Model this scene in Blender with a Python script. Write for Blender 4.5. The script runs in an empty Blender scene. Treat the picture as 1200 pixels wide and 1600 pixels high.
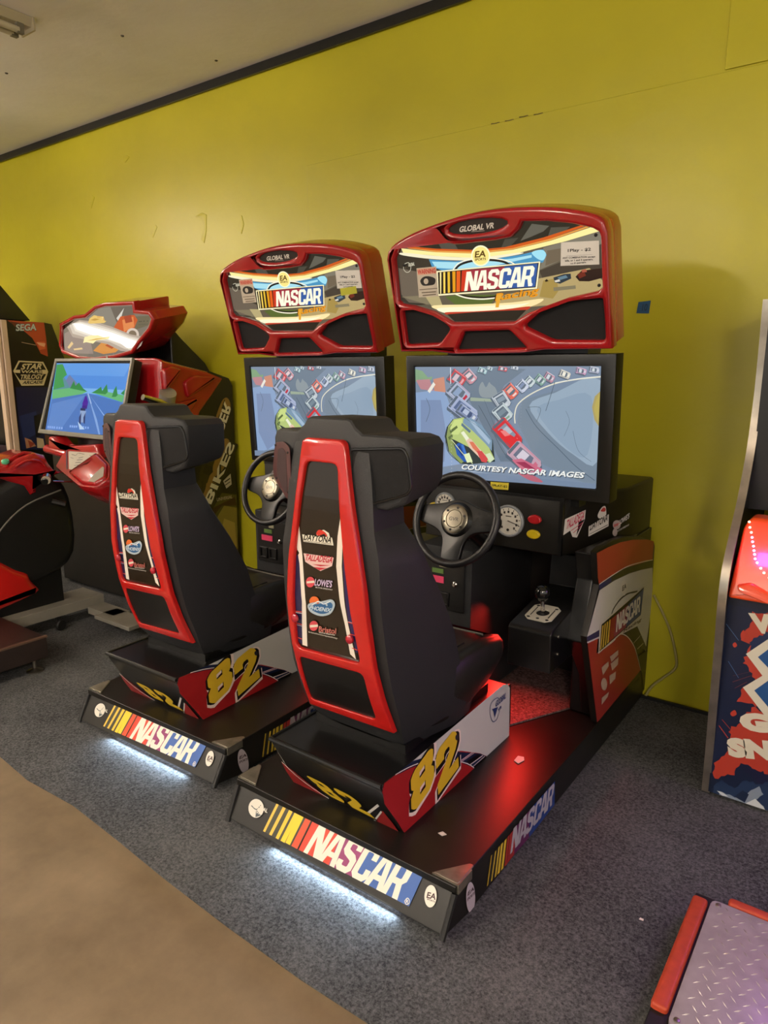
import bpy, bmesh, math, random
from mathutils import Vector, Matrix
from mathutils.geometry import tessellate_polygon

random.seed(7)
SC = bpy.context.scene
COL = SC.collection

# ---------------------------------------------------------------- camera
cam_d = bpy.data.cameras.new('camera')
cam = bpy.data.objects.new('camera', cam_d)
COL.objects.link(cam)
cam_d.sensor_fit = 'VERTICAL'
cam_d.sensor_height = 24.0
cam_d.lens = 24.0 * 1090.0 / 1600.0
cam.location = (0, 0, 1.6)
PITCH = math.atan(228 / 1090.0)
cam.rotation_euler = (math.pi / 2 - PITCH, 0, math.radians(36.2))
SC.camera = cam

# ---------------------------------------------------------------- world, exposure
w = bpy.data.worlds.new('room_air')
SC.world = w
w.use_nodes = True
w.node_tree.nodes['Background'].inputs[0].default_value = (1.0, 0.96, 0.87, 1)
w.node_tree.nodes['Background'].inputs[1].default_value = 0.95
vs = SC.view_settings
vs.view_transform = 'Standard'
vs.look = 'None'
vs.exposure = 0.0
vs.gamma = 1.0
vs.use_curve_mapping = False

# ---------------------------------------------------------------- lamps of the room
def area(name, loc, size, power, color, rot=(0, 0, 0), spread=math.pi):
    d = bpy.data.lights.new(name, 'AREA')
    d.shape = 'RECTANGLE'
    d.size, d.size_y = size
    d.energy = power
    d.color = color
    d.spread = spread
    o = bpy.data.objects.new(name, d)
    o.location = loc
    o.rotation_euler = rot
    COL.objects.link(o)
    return o

WARM = (1.0, 0.90, 0.72)
# each sits just under a ceiling fixture built further down: x, y, watts
FIXTURES = [(-6.4, .8, 180), (-5.6, -1.9, 330), (-2.4, -2.2, 460), (2.0, -3.4, 560), (3.6, -.4, 110)]  # unseen fixtures, added and hung low on stems to light ceiling and walls
TUBE_Z = 2.95   # the lit tubes are built with their fixtures at the end; they are the room's light

# ---------------------------------------------------------------- helpers
def hexc(h):
    def c(v):
        v /= 255.0
        return v / 12.92 if v <= 0.04045 else ((v + 0.055) / 1.055) ** 2.4
    h = h if len(h) == 6 else ''.join(a + a for a in h)
    return tuple(c(int(h[i:i + 2], 16)) for i in (0, 2, 4)) + (1.0,)

_mats = {}
def mat(name, color, rough=0.5, metal=0.0, coat=0.0, emit=0.0, ecol=None, spec=0.5, bump=0.0, bscale=200.0, var=0.0, vscale=6.0):
    if name in _mats:
        return _mats[name]
    m = bpy.data.materials.new(name)
    m.use_nodes = True
    nt = m.node_tree
    b = nt.nodes['Principled BSDF']
    col = hexc(color) if isinstance(color, str) else tuple(color) + (1.0,)
    b.inputs['Base Color'].default_value = col
    b.inputs['Roughness'].default_value = rough
    b.inputs['Metallic'].default_value = metal
    b.inputs['Coat Weight'].default_value = coat
    b.inputs['Coat Roughness'].default_value = 0.06
    b.inputs['Specular IOR Level'].default_value = spec
    if emit:
        b.inputs['Emission Color'].default_value = hexc(ecol) if ecol else col
        b.inputs['Emission Strength'].default_value = emit
    if bump or var:
        tc = nt.nodes.new('ShaderNodeTexCoord')
    if var:
        n = nt.nodes.new('ShaderNodeTexNoise'); n.inputs['Scale'].default_value = vscale; n.inputs['Detail'].default_value = 5
        r = nt.nodes.new('ShaderNodeValToRGB')
        r.color_ramp.elements[0].position = 0.3; r.color_ramp.elements[1].position = 0.7
        r.color_ramp.elements[0].color = tuple(c * (1 - var) for c in col[:3]) + (1,)
        r.color_ramp.elements[1].color = tuple(min(1, c * (1 + var)) for c in col[:3]) + (1,)
        nt.links.new(tc.outputs['Object'], n.inputs['Vector'])
        nt.links.new(n.outputs['Fac'], r.inputs['Fac'])
        nt.links.new(r.outputs['Color'], b.inputs['Base Color'])
    if bump:
        n2 = nt.nodes.new('ShaderNodeTexNoise'); n2.inputs['Scale'].default_value = bscale; n2.inputs['Detail'].default_value = 3
        bp = nt.nodes.new('ShaderNodeBump'); bp.inputs['Strength'].default_value = bump; bp.inputs['Distance'].default_value = 0.002
        nt.links.new(tc.outputs['Object'], n2.inputs['Vector'])
        nt.links.new(n2.outputs['Fac'], bp.inputs['Height'])
        nt.links.new(bp.outputs['Normal'], b.inputs['Normal'])
    _mats[name] = m
    return m

class MB:
    """collects vertices and faces, then becomes ONE mesh object"""
    def __init__(s):
        s.v = []; s.f = []; s.m = []
        s.mats = []
        s.cur = 0
    def use(s, m):
        if m not in s.mats: s.mats.append(m)
        s.cur = s.mats.index(m)
        return s
    def add(s, vs, fs):
        o = len(s.v)
        s.v += [tuple(v) for v in vs]
        for f in fs:
            s.f.append([i + o for i in f]); s.m.append(s.cur)
        return s
    def box(s, a, b):
        x0, y0, z0 = a; x1, y1, z1 = b
        return s.add([(x0, y0, z0), (x1, y0, z0), (x1, y1, z0), (x0, y1, z0), (x0, y0, z1), (x1, y0, z1), (x1, y1, z1), (x0, y1, z1)],
                     [(0, 3, 2, 1), (4, 5, 6, 7), (0, 1, 5, 4), (1, 2, 6, 5), (2, 3, 7, 6), (3, 0, 4, 7)])
    def loft(s, rings, cap=True, closed=True):
        n = len(rings[0]); vs = [p for r in rings for p in r]; fs = []
        for i in range(len(rings) - 1):
            for j in range(n if closed else n - 1):
                k = (j + 1) % n
                fs.append((i * n + j, i * n + k, (i + 1) * n + k, (i + 1) * n + j))
        if cap:
            fs.append(tuple(range(n - 1, -1, -1)))
            fs.append(tuple((len(rings) - 1) * n + j for j in range(n)))
        return s.add(vs, fs)
    def tube(s, pts, r, n=10, closed=False, smooth=0):
        P = [Vector(p) for p in pts]
        if smooth:
            Q = []
            L = len(P)
            for i in range(L if closed else L - 1):
                p0 = P[(i - 1) % L] if (closed or i > 0) else P[i]
                p1 = P[i]; p2 = P[(i + 1) % L]
                p3 = P[(i + 2) % L] if (closed or i + 2 < L) else p2
                for t in range(smooth):
                    Q.append(crom(p0, p1, p2, p3, t / smooth))
            if not closed: Q.append(P[-1])
            P = Q
        rings = []
        L = len(P)
        up = None
        for i in range(L):
            if closed: d = P[(i + 1) % L] - P[i - 1]
            else: d = P[min(i + 1, L - 1)] - P[max(i - 1, 0)]
            d.normalize()
            if up is None:
                up = Vector((0, 0, 1)) if abs(d.z) < 0.9 else Vector((1, 0, 0))
            a = up - d * up.dot(d)
            if a.length < 1e-4: a = Vector((0, 1, 0)) - d * d.y
            a.normalize(); up = a
            b = d.cross(a)
            rr = r[i] if isinstance(r, (list, tuple)) else r
            rings.append([P[i] + a * math.cos(t * 2 * math.pi / n) * rr + b * math.sin(t * 2 * math.pi / n) * rr for t in range(n)])
        if closed:
            rings.append(rings[0])
            return s.loft(rings, cap=False)
        return s.loft(rings)
    def lathe(s, prof, c, axis=(0, 0, 1), n=24):
        """prof: (radius, height along axis)"""
        A = Vector(axis).normalized(); c = Vector(c)
        a = A.orthogonal().normalized(); b = A.cross(a)
        rings = [[c + A * h + (a * math.cos(t * 2 * math.pi / n) + b * math.sin(t * 2 * math.pi / n)) * max(r, 1e-4) for t in range(n)] for r, h in prof]
        return s.loft(rings)
    def slab(s, outer, fn, t0, t1, r=0.0, rb=0.0, holes=(), cuts=None, rh=None, seg=3):
        """plate from a 2D outline with holes; fn(u, v, w) places it, w grows to the viewer; edges rounded by r in front, rb at the back"""
        outer = ccw(outer); holes = [ccw(h)[::-1] for h in holes]
        rh = r if rh is None else rh
        bm = bmesh.new()
        steps = []
        if rb: steps += [(rb * (1 - math.sin(a)), t0 + rb * (1 - math.cos(a)), 0) for a in [k * math.pi / 2 / seg for k in range(seg + 1)]]
        else: steps += [(0, t0, 0)]
        if r: steps += [(r * (1 - math.cos(a)), t1 - r + r * math.sin(a), 1) for a in [k * math.pi / 2 / seg for k in range(seg + 1)]]
        else: steps += [(0, t1, 1)]
        def loops(i, first):
            out = []
            for (d, w_, fr) in steps:
                dd = d
                if not first and fr and r: dd = d * rh / r
                if not first and not fr: dd = 0
                out.append([bm.verts.new((p[0], p[1], w_)) for p in inset(i, dd)])
            return out
        allL = [loops(outer, True)] + [loops(h, False) for h in holes]
        for Ls in allL:
            n = len(Ls[0])
            for a, b in zip(Ls[:-1], Ls[1:]):
                for j in range(n):
                    k = (j + 1) % n
                    try: bm.faces.new((a[j], a[k], b[k], b[j]))
                    except ValueError: pass
        for idx, flip in ((0, True), (-1, False)):
            polys = [[Vector((q.co.x, q.co.y, 0)) for q in Ls[idx]] for Ls in allL]
            flat = [q for Ls in allL for q in Ls[idx]]
            if len(polys) == 1:
                f = flat[::-1] if flip else flat
                bm.faces.new(f)
            else:
                for t in tessellate_polygon(polys):
                    tt = [flat[i] for i in t]
                    if flip: tt = tt[::-1]
                    try: bm.faces.new(tt)
                    except ValueError: pass
        if cuts:
            for c in cuts:
                bmesh.ops.bisect_plane(bm, geom=bm.verts[:] + bm.edges[:] + bm.faces[:], plane_co=(0, c, 0), plane_no=(0, 1, 0))
        bm.verts.index_update()
        s.add([fn(q.co.x, q.co.y, q.co.z) for q in bm.verts], [[q.index for q in f.verts] for f in bm.faces])
        bm.free()
        return s
    def build(s, name, m=None, parent=None, org=(0, 0, 0), smooth=35, label=None, bevel=0.0, seg=2, kind=None):
        me = bpy.data.meshes.new(name)
        o3 = Vector(org)
        me.from_pydata([tuple(Vector(v) - o3) for v in s.v], [], s.f)
        if m is not None: s.mats = s.mats or [m]
        for q in s.mats: me.materials.append(q)
        if len(s.mats) > 1: me.polygons.foreach_set('material_index', s.m)
        bm = bmesh.new(); bm.from_mesh(me)
        if not getattr(s, 'keep', False):
            bmesh.ops.remove_doubles(bm, verts=bm.verts[:], dist=1e-5)
            bmesh.ops.recalc_face_normals(bm, faces=bm.faces[:])
        for f in bm.faces: f.smooth = True
        for e in bm.edges:
            e.smooth = len(e.link_faces) == 2 and e.calc_face_angle(3.2) < math.radians(smooth)
        bm.to_mesh(me); bm.free()
        o = bpy.data.objects.new(name, me)
        COL.objects.link(o)
        if bevel:
            b = o.modifiers.new('bevel', 'BEVEL'); b.width = bevel; b.segments = seg; b.limit_method = 'ANGLE'; b.angle_limit = math.radians(35)
            b.harden_normals = True
            for e in me.edges: e.use_edge_sharp = False
        if parent is not None: o.parent = parent
        else: o.location = o3
        if label: o['label'] = label
        if kind: o['kind'] = kind
        return o

def crom(p0, p1, p2, p3, t):
    return 0.5 * ((2 * p1) + (p2 - p0) * t + (2 * p0 - 5 * p1 + 4 * p2 - p3) * t * t + (3 * p1 - p0 - 3 * p2 + p3) * t ** 3)

def area2(p): return sum(p[i - 1][0] * p[i][1] - p[i][0] * p[i - 1][1] for i in range(len(p))) / 2
def ccw(p):
    p = [tuple(q) for q in p]
    return p if area2(p) > 0 else p[::-1]
def inset(p, d):
    """moves every edge of a ccw loop inwards (a cw loop outwards) by d"""
    if not d: return p
    out = []
    n = len(p)
    for i in range(n):
        a = Vector(p[i - 1]); b = Vector(p[i]); c = Vector(p[(i + 1) % n])
        e1 = (b - a).normalized(); e2 = (c - b).normalized()
        n1 = Vector((-e1.y, e1.x)); n2 = Vector((-e2.y, e2.x))
        m = n1 + n2
        if m.length < 0.2: out.append(tuple(b + n1 * d)); continue
        m.normalize()
        out.append(tuple(b + m * (d / max(0.5, m.dot(n1)))))
    return out
def rounded(p, r, n=3):
    """rounds the corners of a polygon"""
    out = []
    L = len(p)
    for i in range(L):
        a = Vector(p[i - 1]); b = Vector(p[i]); c = Vector(p[(i + 1) % L])
        d1 = (a - b); d2 = (c - b)
        q = min(r, d1.length * 0.45, d2.length * 0.45)
        s = b + d1.normalized() * q; e = b + d2.normalized() * q
        for k in range(n + 1):
            t = k / n
            out.append(tuple(s * (1 - t) ** 2 + b * 2 * t * (1 - t) + e * t * t))
    return out
def smoothpoly(p, k=4, closed=True):
    P = [Vector(q) for q in p]; out = []
    L = len(P)
    for i in range(L if closed else L - 1):
        p0 = P[i - 1] if (closed or i) else P[0]
        p3 = P[(i + 2) % L] if (closed or i + 2 < L) else P[-1]
        for t in range(k): out.append(tuple(crom(p0, P[i], P[(i + 1) % L], p3, t / k)))
    if not closed: out.append(tuple(P[-1]))
    return out
def ell(cx, cy, rx, ry, n=28): return [(cx + rx * math.cos(2 * math.pi * i / n), cy + ry * math.sin(2 * math.pi * i / n)) for i in range(n)]
def onplane(P0, U, V, flip=False):
    P0 = Vector(P0); U = Vector(U).normalized(); V = Vector(V).normalized(); N = U.cross(V)
    if flip: N = -N
    return lambda u, v, w=0.0: P0 + U * u + V * v + N * w
def pts(s): return [tuple(float(c) for c in t.split(',')) for t in s.split()]

def empty(name, loc, label, cat, group=None, rz=0.0):
    o = bpy.data.objects.new(name, None)
    o.empty_display_size = 0.1
    o.location = loc; o.rotation_euler = (0, 0, rz)
    COL.objects.link(o)
    o['label'] = label; o['category'] = cat
    if group: o['group'] = group
    return o
def tag(o, label, cat, group=None):
    o['label'] = label; o['category'] = cat
    if group: o['group'] = group
    return o

# ---------------------------------------------------------------- lettering
_tc = {}
def textmesh(s, off):
    """triangles of a string in the built-in font"""
    k = (s, round(off, 4))
    if k in _tc: return _tc[k]
    c = bpy.data.curves.new('lettering', 'FONT'); c.body = s; c.offset = off; c.resolution_u = 3; c.fill_mode = 'FRONT'
    o = bpy.data.objects.new('lettering', c); COL.objects.link(o)
    dg = bpy.context.evaluated_depsgraph_get()
    me = o.evaluated_get(dg).to_mesh()
    r = ([(v.co.x, v.co.y) for v in me.vertices], [list(p.vertices) for p in me.polygons])
    o.evaluated_get(dg).to_mesh_clear()
    bpy.data.objects.remove(o); bpy.data.curves.remove(c)
    _tc[k] = r
    return r
# slab letters of the racing logo, in a 10 x 14 box, upright
RL = {
 'N': (9.6, ['0,0 2.6,0 2.6,8 6,0 9.6,0 9.6,14 7,14 7,6 3.6,14 0,14']),
 'A': (9.6, ['0,0 2.7,0 3.3,3 6.3,3 6.9,0 9.6,0 6.9,14 2.7,14', '3.7,5.2 5.9,5.2 4.8,11']),
 'S': (8.6, ['0,4.2 0,1.8 1.8,0 6.8,0 8.6,1.8 8.6,6.2 6.8,8 3,9.2 2.8,9.6 2.8,11.2 3.2,11.6 5.4,11.6 5.8,11.2 5.8,9.8 8.6,9.8 8.6,12.2 6.8,14 1.8,14 0,12.2 0,8.2 1.6,6.6 5.4,5.2 5.8,4.8 5.8,2.8 5.4,2.4 3.2,2.4 2.8,2.8 2.8,4.2']),
 'C': (8.6, ['0,1.8 1.8,0 6.8,0 8.6,1.8 8.6,5 5.8,5 5.8,2.8 5.4,2.4 3.2,2.4 2.8,2.8 2.8,11.2 3.2,11.6 5.4,11.6 5.8,11.2 5.8,9 8.6,9 8.6,12.2 6.8,14 1.8,14 0,12.2']),
 'R': (8.8, ['0,0 2.8,0 2.8,5 4.6,5 6,0 8.8,0 7.2,5.8 8.6,7.4 8.6,12.2 6.8,14 0,14', '2.8,7.4 5.4,7.4 5.8,7.8 5.8,11.2 5.4,11.6 2.8,11.6']),
}
DIG = {
 '8': ['1,1.2 2.2,0 7.8,0 9,1.2 10,2.6 10,6 9.2,7.2 8.8,7.6 9.6,8.6 9.8,9.4 9.8,12.4 9,13.4 7.8,14 2.2,14 1,13.4 .2,12.4 .2,9.4 .4,8.6 1.2,7.6 .8,7.2 0,6 0,2.6', '3.8,3.1 6.2,3.1 6.2,5.5 3.8,5.5', '3.8,8.9 6.2,8.9 6.2,11 3.8,11'],
 '2': ['0,0 10,0 10,3.6 5.4,3.6 9.2,7.4 10,9 10,11.6 9.4,12.8 8,14 2.2,14 .8,13.2 0,11.8 0,8.8 3.7,8.8 3.7,10.2 4.4,10.9 5.8,10.9 6.3,10.3 6.3,9.6 5.8,8.7 0,3.4'],
}
def digit(ch, grow, aspect):
    L = []
    for k, l in enumerate(DIG[ch]):
        p = ccw([(a / 10 / aspect, b / 14) for a, b in pts(l)])
        if k: p = p[::-1]
        p = inset(p, -grow)
        L.append([(a * aspect, b) for a, b in p])
    V = [q for l in L for q in l]
    return V, [list(t) for t in tessellate_polygon([[Vector((a, b, 0)) for a, b in l] for l in L])]
def racing_letters(word):
    V = []; F = []; x = 0
    for ch in word:
        wd, ls = RL[ch]
        if ch == 'A': x -= 1.0
        L = [[(a + x, b) for a, b in pts(l)] for l in ls]
        flat = [p for l in L for p in l]
        if True:
            for t in tessellate_polygon([[Vector((a, b, 0)) for a, b in l] for l in L]): F.append([i + len(V) for i in t])
        V += flat
        x += wd + (-.4 if ch == 'A' else 0.55)
    W = max(p[0] for p in V)
    return [(a / W, b / 14) for a, b in V], F

def artwork(name, key, fn, parent, org=(0, 0, 0), emit=0.0, cuts=None, rough=0.35, label=None, base=0.0006, step=0.00012, dim=None, split=False, vmin=None):
    """flat printed artwork: every patch and letter is its own sliver of colour on the surface fn"""
    bm = bmesh.new()
    mats = []
    boxes = []
    def put(P2, F2, col):
        if col not in mats: mats.append(col)
        mi = mats.index(col)
        w_ = base + step * put.n
        vs = [bm.verts.new((a, b, w_)) for a, b in P2]
        if P2: boxes.append([min(a for a, b in P2), max(a for a, b in P2), min(b for a, b in P2), max(b for a, b in P2)])
        for f in F2:
            try:
                q = bm.faces.new([vs[i] for i in f]); q.material_index = mi
            except ValueError: pass
    put.n = 0
    for ln in ART[key].splitlines():
        ln = ln.strip()
        if not ln: continue
        put.n += 1
        k = ln[0]
        if k in 'PC':
            _, col, r = ln.split(' ', 2); p = ccw(pts(r))
            if k == 'C': p = smoothpoly(p)
            put(p, [list(t) for t in tessellate_polygon([[Vector((a, b, 0)) for a, b in p]])] if k == 'P' else [list(range(len(p)))], col)
        elif k == 'O':
            _, col, r = ln.split(' ', 2); c, a, b = [Vector(q) for q in pts(r)]
            a -= c; b -= c
            p = [tuple(c + a * math.cos(i * math.pi / 14) + b * math.sin(i * math.pi / 14)) for i in range(28)]
            put(p, [list(range(28))], col)
        elif k == 'S':
            _, col, wd, r = ln.split(' ', 3); wd = float(wd) / 2; p = pts(r)
            p = [Vector(q) for q in (smoothpoly(p, 5, False) if len(p) > 2 else p)]
            P2 = []; F2 = []
            for i in range(len(p)):
                d = (p[min(i + 1, len(p) - 1)] - p[max(i - 1, 0)])
                if d.length < 1e-6: d = Vector((1, 0))
                d.normalize(); nn = Vector((-d.y, d.x)) * wd
                P2 += [tuple(p[i] + nn), tuple(p[i] - nn)]
                if i: F2.append([2 * i - 2, 2 * i - 1, 2 * i + 1, 2 * i])
            put(P2, F2, col)
        elif k == 'D':
            _, col, wd, n, a, b = ln.split(); wd = float(wd) / 2; n = int(n)
            a, b = [Vector(pts(q)[0]) for q in (a, b)]
            P2 = []; F2 = []
            for i in range(n):
                c = a.lerp(b, i / (n - 1))
                P2 += [(c.x - wd, c.y - wd), (c.x + wd, c.y - wd), (c.x + wd, c.y + wd), (c.x - wd, c.y + wd)]
                F2.append([4 * i, 4 * i + 1, 4 * i + 2, 4 * i + 3])
            put(P2, F2, col)
        elif k in 'TNIV':
            h, t, r = ln.split('|'); col = h.split()[1]; q = r.split()
            o, a, b = [Vector(v) for v in pts(' '.join(q[:3]))]
            a -= o; b -= o
            if k == 'N': V2, F2 = racing_letters(t)
            elif k == 'V' and t in DIG: V2, F2 = digit(t, float(q[3]) / max(b.length, 1e-4), b.length / a.length)
            else:
                bold = 0.045 if (k == 'V' and len(t) == 1) else 0.03 if k == 'V' else 0.03
                V0, F2 = textmesh(t, bold)
                if k == 'V' and len(q) > 3 and float(q[3]):
                    V1, F2 = textmesh(t, min(0.16, bold + float(q[3]) / max(b.length, 1e-4) * 0.7))
                else: V1 = V0
                if not V0: continue
                x0 = min(v[0] for v in V0); x1 = max(v[0] for v in V0); y0 = min(v[1] for v in V0); y1 = max(v[1] for v in V0)
                V2 = [((x - x0) / (x1 - x0), (y - y0) / (y1 - y0)) for x, y in V1]
                if k == 'I':
                    sh = 0.22 * b.length / a.length
                    V2 = [((x + sh * (y - 0.0)) / (1 + sh), y) for x, y in V2]
            put([tuple(o + a * x + b * y) for x, y in V2], F2, col)
    if cuts:
        for c in cuts:
            bmesh.ops.bisect_plane(bm, geom=bm.verts[:] + bm.edges[:] + bm.faces[:], plane_co=(0, c, 0), plane_no=(0, 1, 0))
    bmesh.ops.triangulate(bm, faces=[f for f in bm.faces if len(f.verts) > 4])
    o3 = Vector(org)
    if vmin is not None:
        bmesh.ops.bisect_plane(bm, geom=bm.verts[:] + bm.edges[:] + bm.faces[:], plane_co=(0, vmin, 0), plane_no=(0, -1, 0), clear_outer=True)
    if split:     # separate stickers become separate objects
        grp = []
        for b in boxes:
            b = list(b); t = .004; keep = []
            for g in grp:
                if b[0] - t < g[1] and g[0] - t < b[1] and b[2] - t < g[3] and g[2] - t < b[3]:
                    b = [min(b[0], g[0]), max(b[1], g[1]), min(b[2], g[2]), max(b[3], g[3])]
                else: keep.append(g)
            grp = keep + [b]
        subs = []
        for g in grp:
            c = bm.copy()
            bmesh.ops.delete(c, geom=[v for v in c.verts if not (g[0] - 1e-4 <= v.co.x <= g[1] + 1e-4 and g[2] - 1e-4 <= v.co.y <= g[3] + 1e-4)], context='VERTS')
            subs.append(c)
        bm.free()
    else: subs = [bm]
    for sub in subs:
        o = _artobj(name, sub, fn, o3, mats, emit, dim, rough, parent, label)
    return o
def _artobj(name, bm, fn, o3, mats, emit, dim, rough, parent, label):
    for v in bm.verts: v.co = Vector(fn(v.co.x, v.co.y, v.co.z)) - o3
    me = bpy.data.meshes.new(name)
    bm.to_mesh(me); bm.free()
    for c in mats:
        if emit:
            f = emit if dim is None else emit * dim(c)
            me.materials.append(mat('backlit_%s_%s' % (c, name), '050505', 0.12, emit=f, ecol=c))
        else: me.materials.append(mat('print_%s_%d' % (c, rough * 100), c, rough))
    o = bpy.data.objects.new(name, me); COL.objects.link(o)
    o.parent = parent
    if parent is None: o.location = o3
    if label: o['label'] = label
    return o

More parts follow.
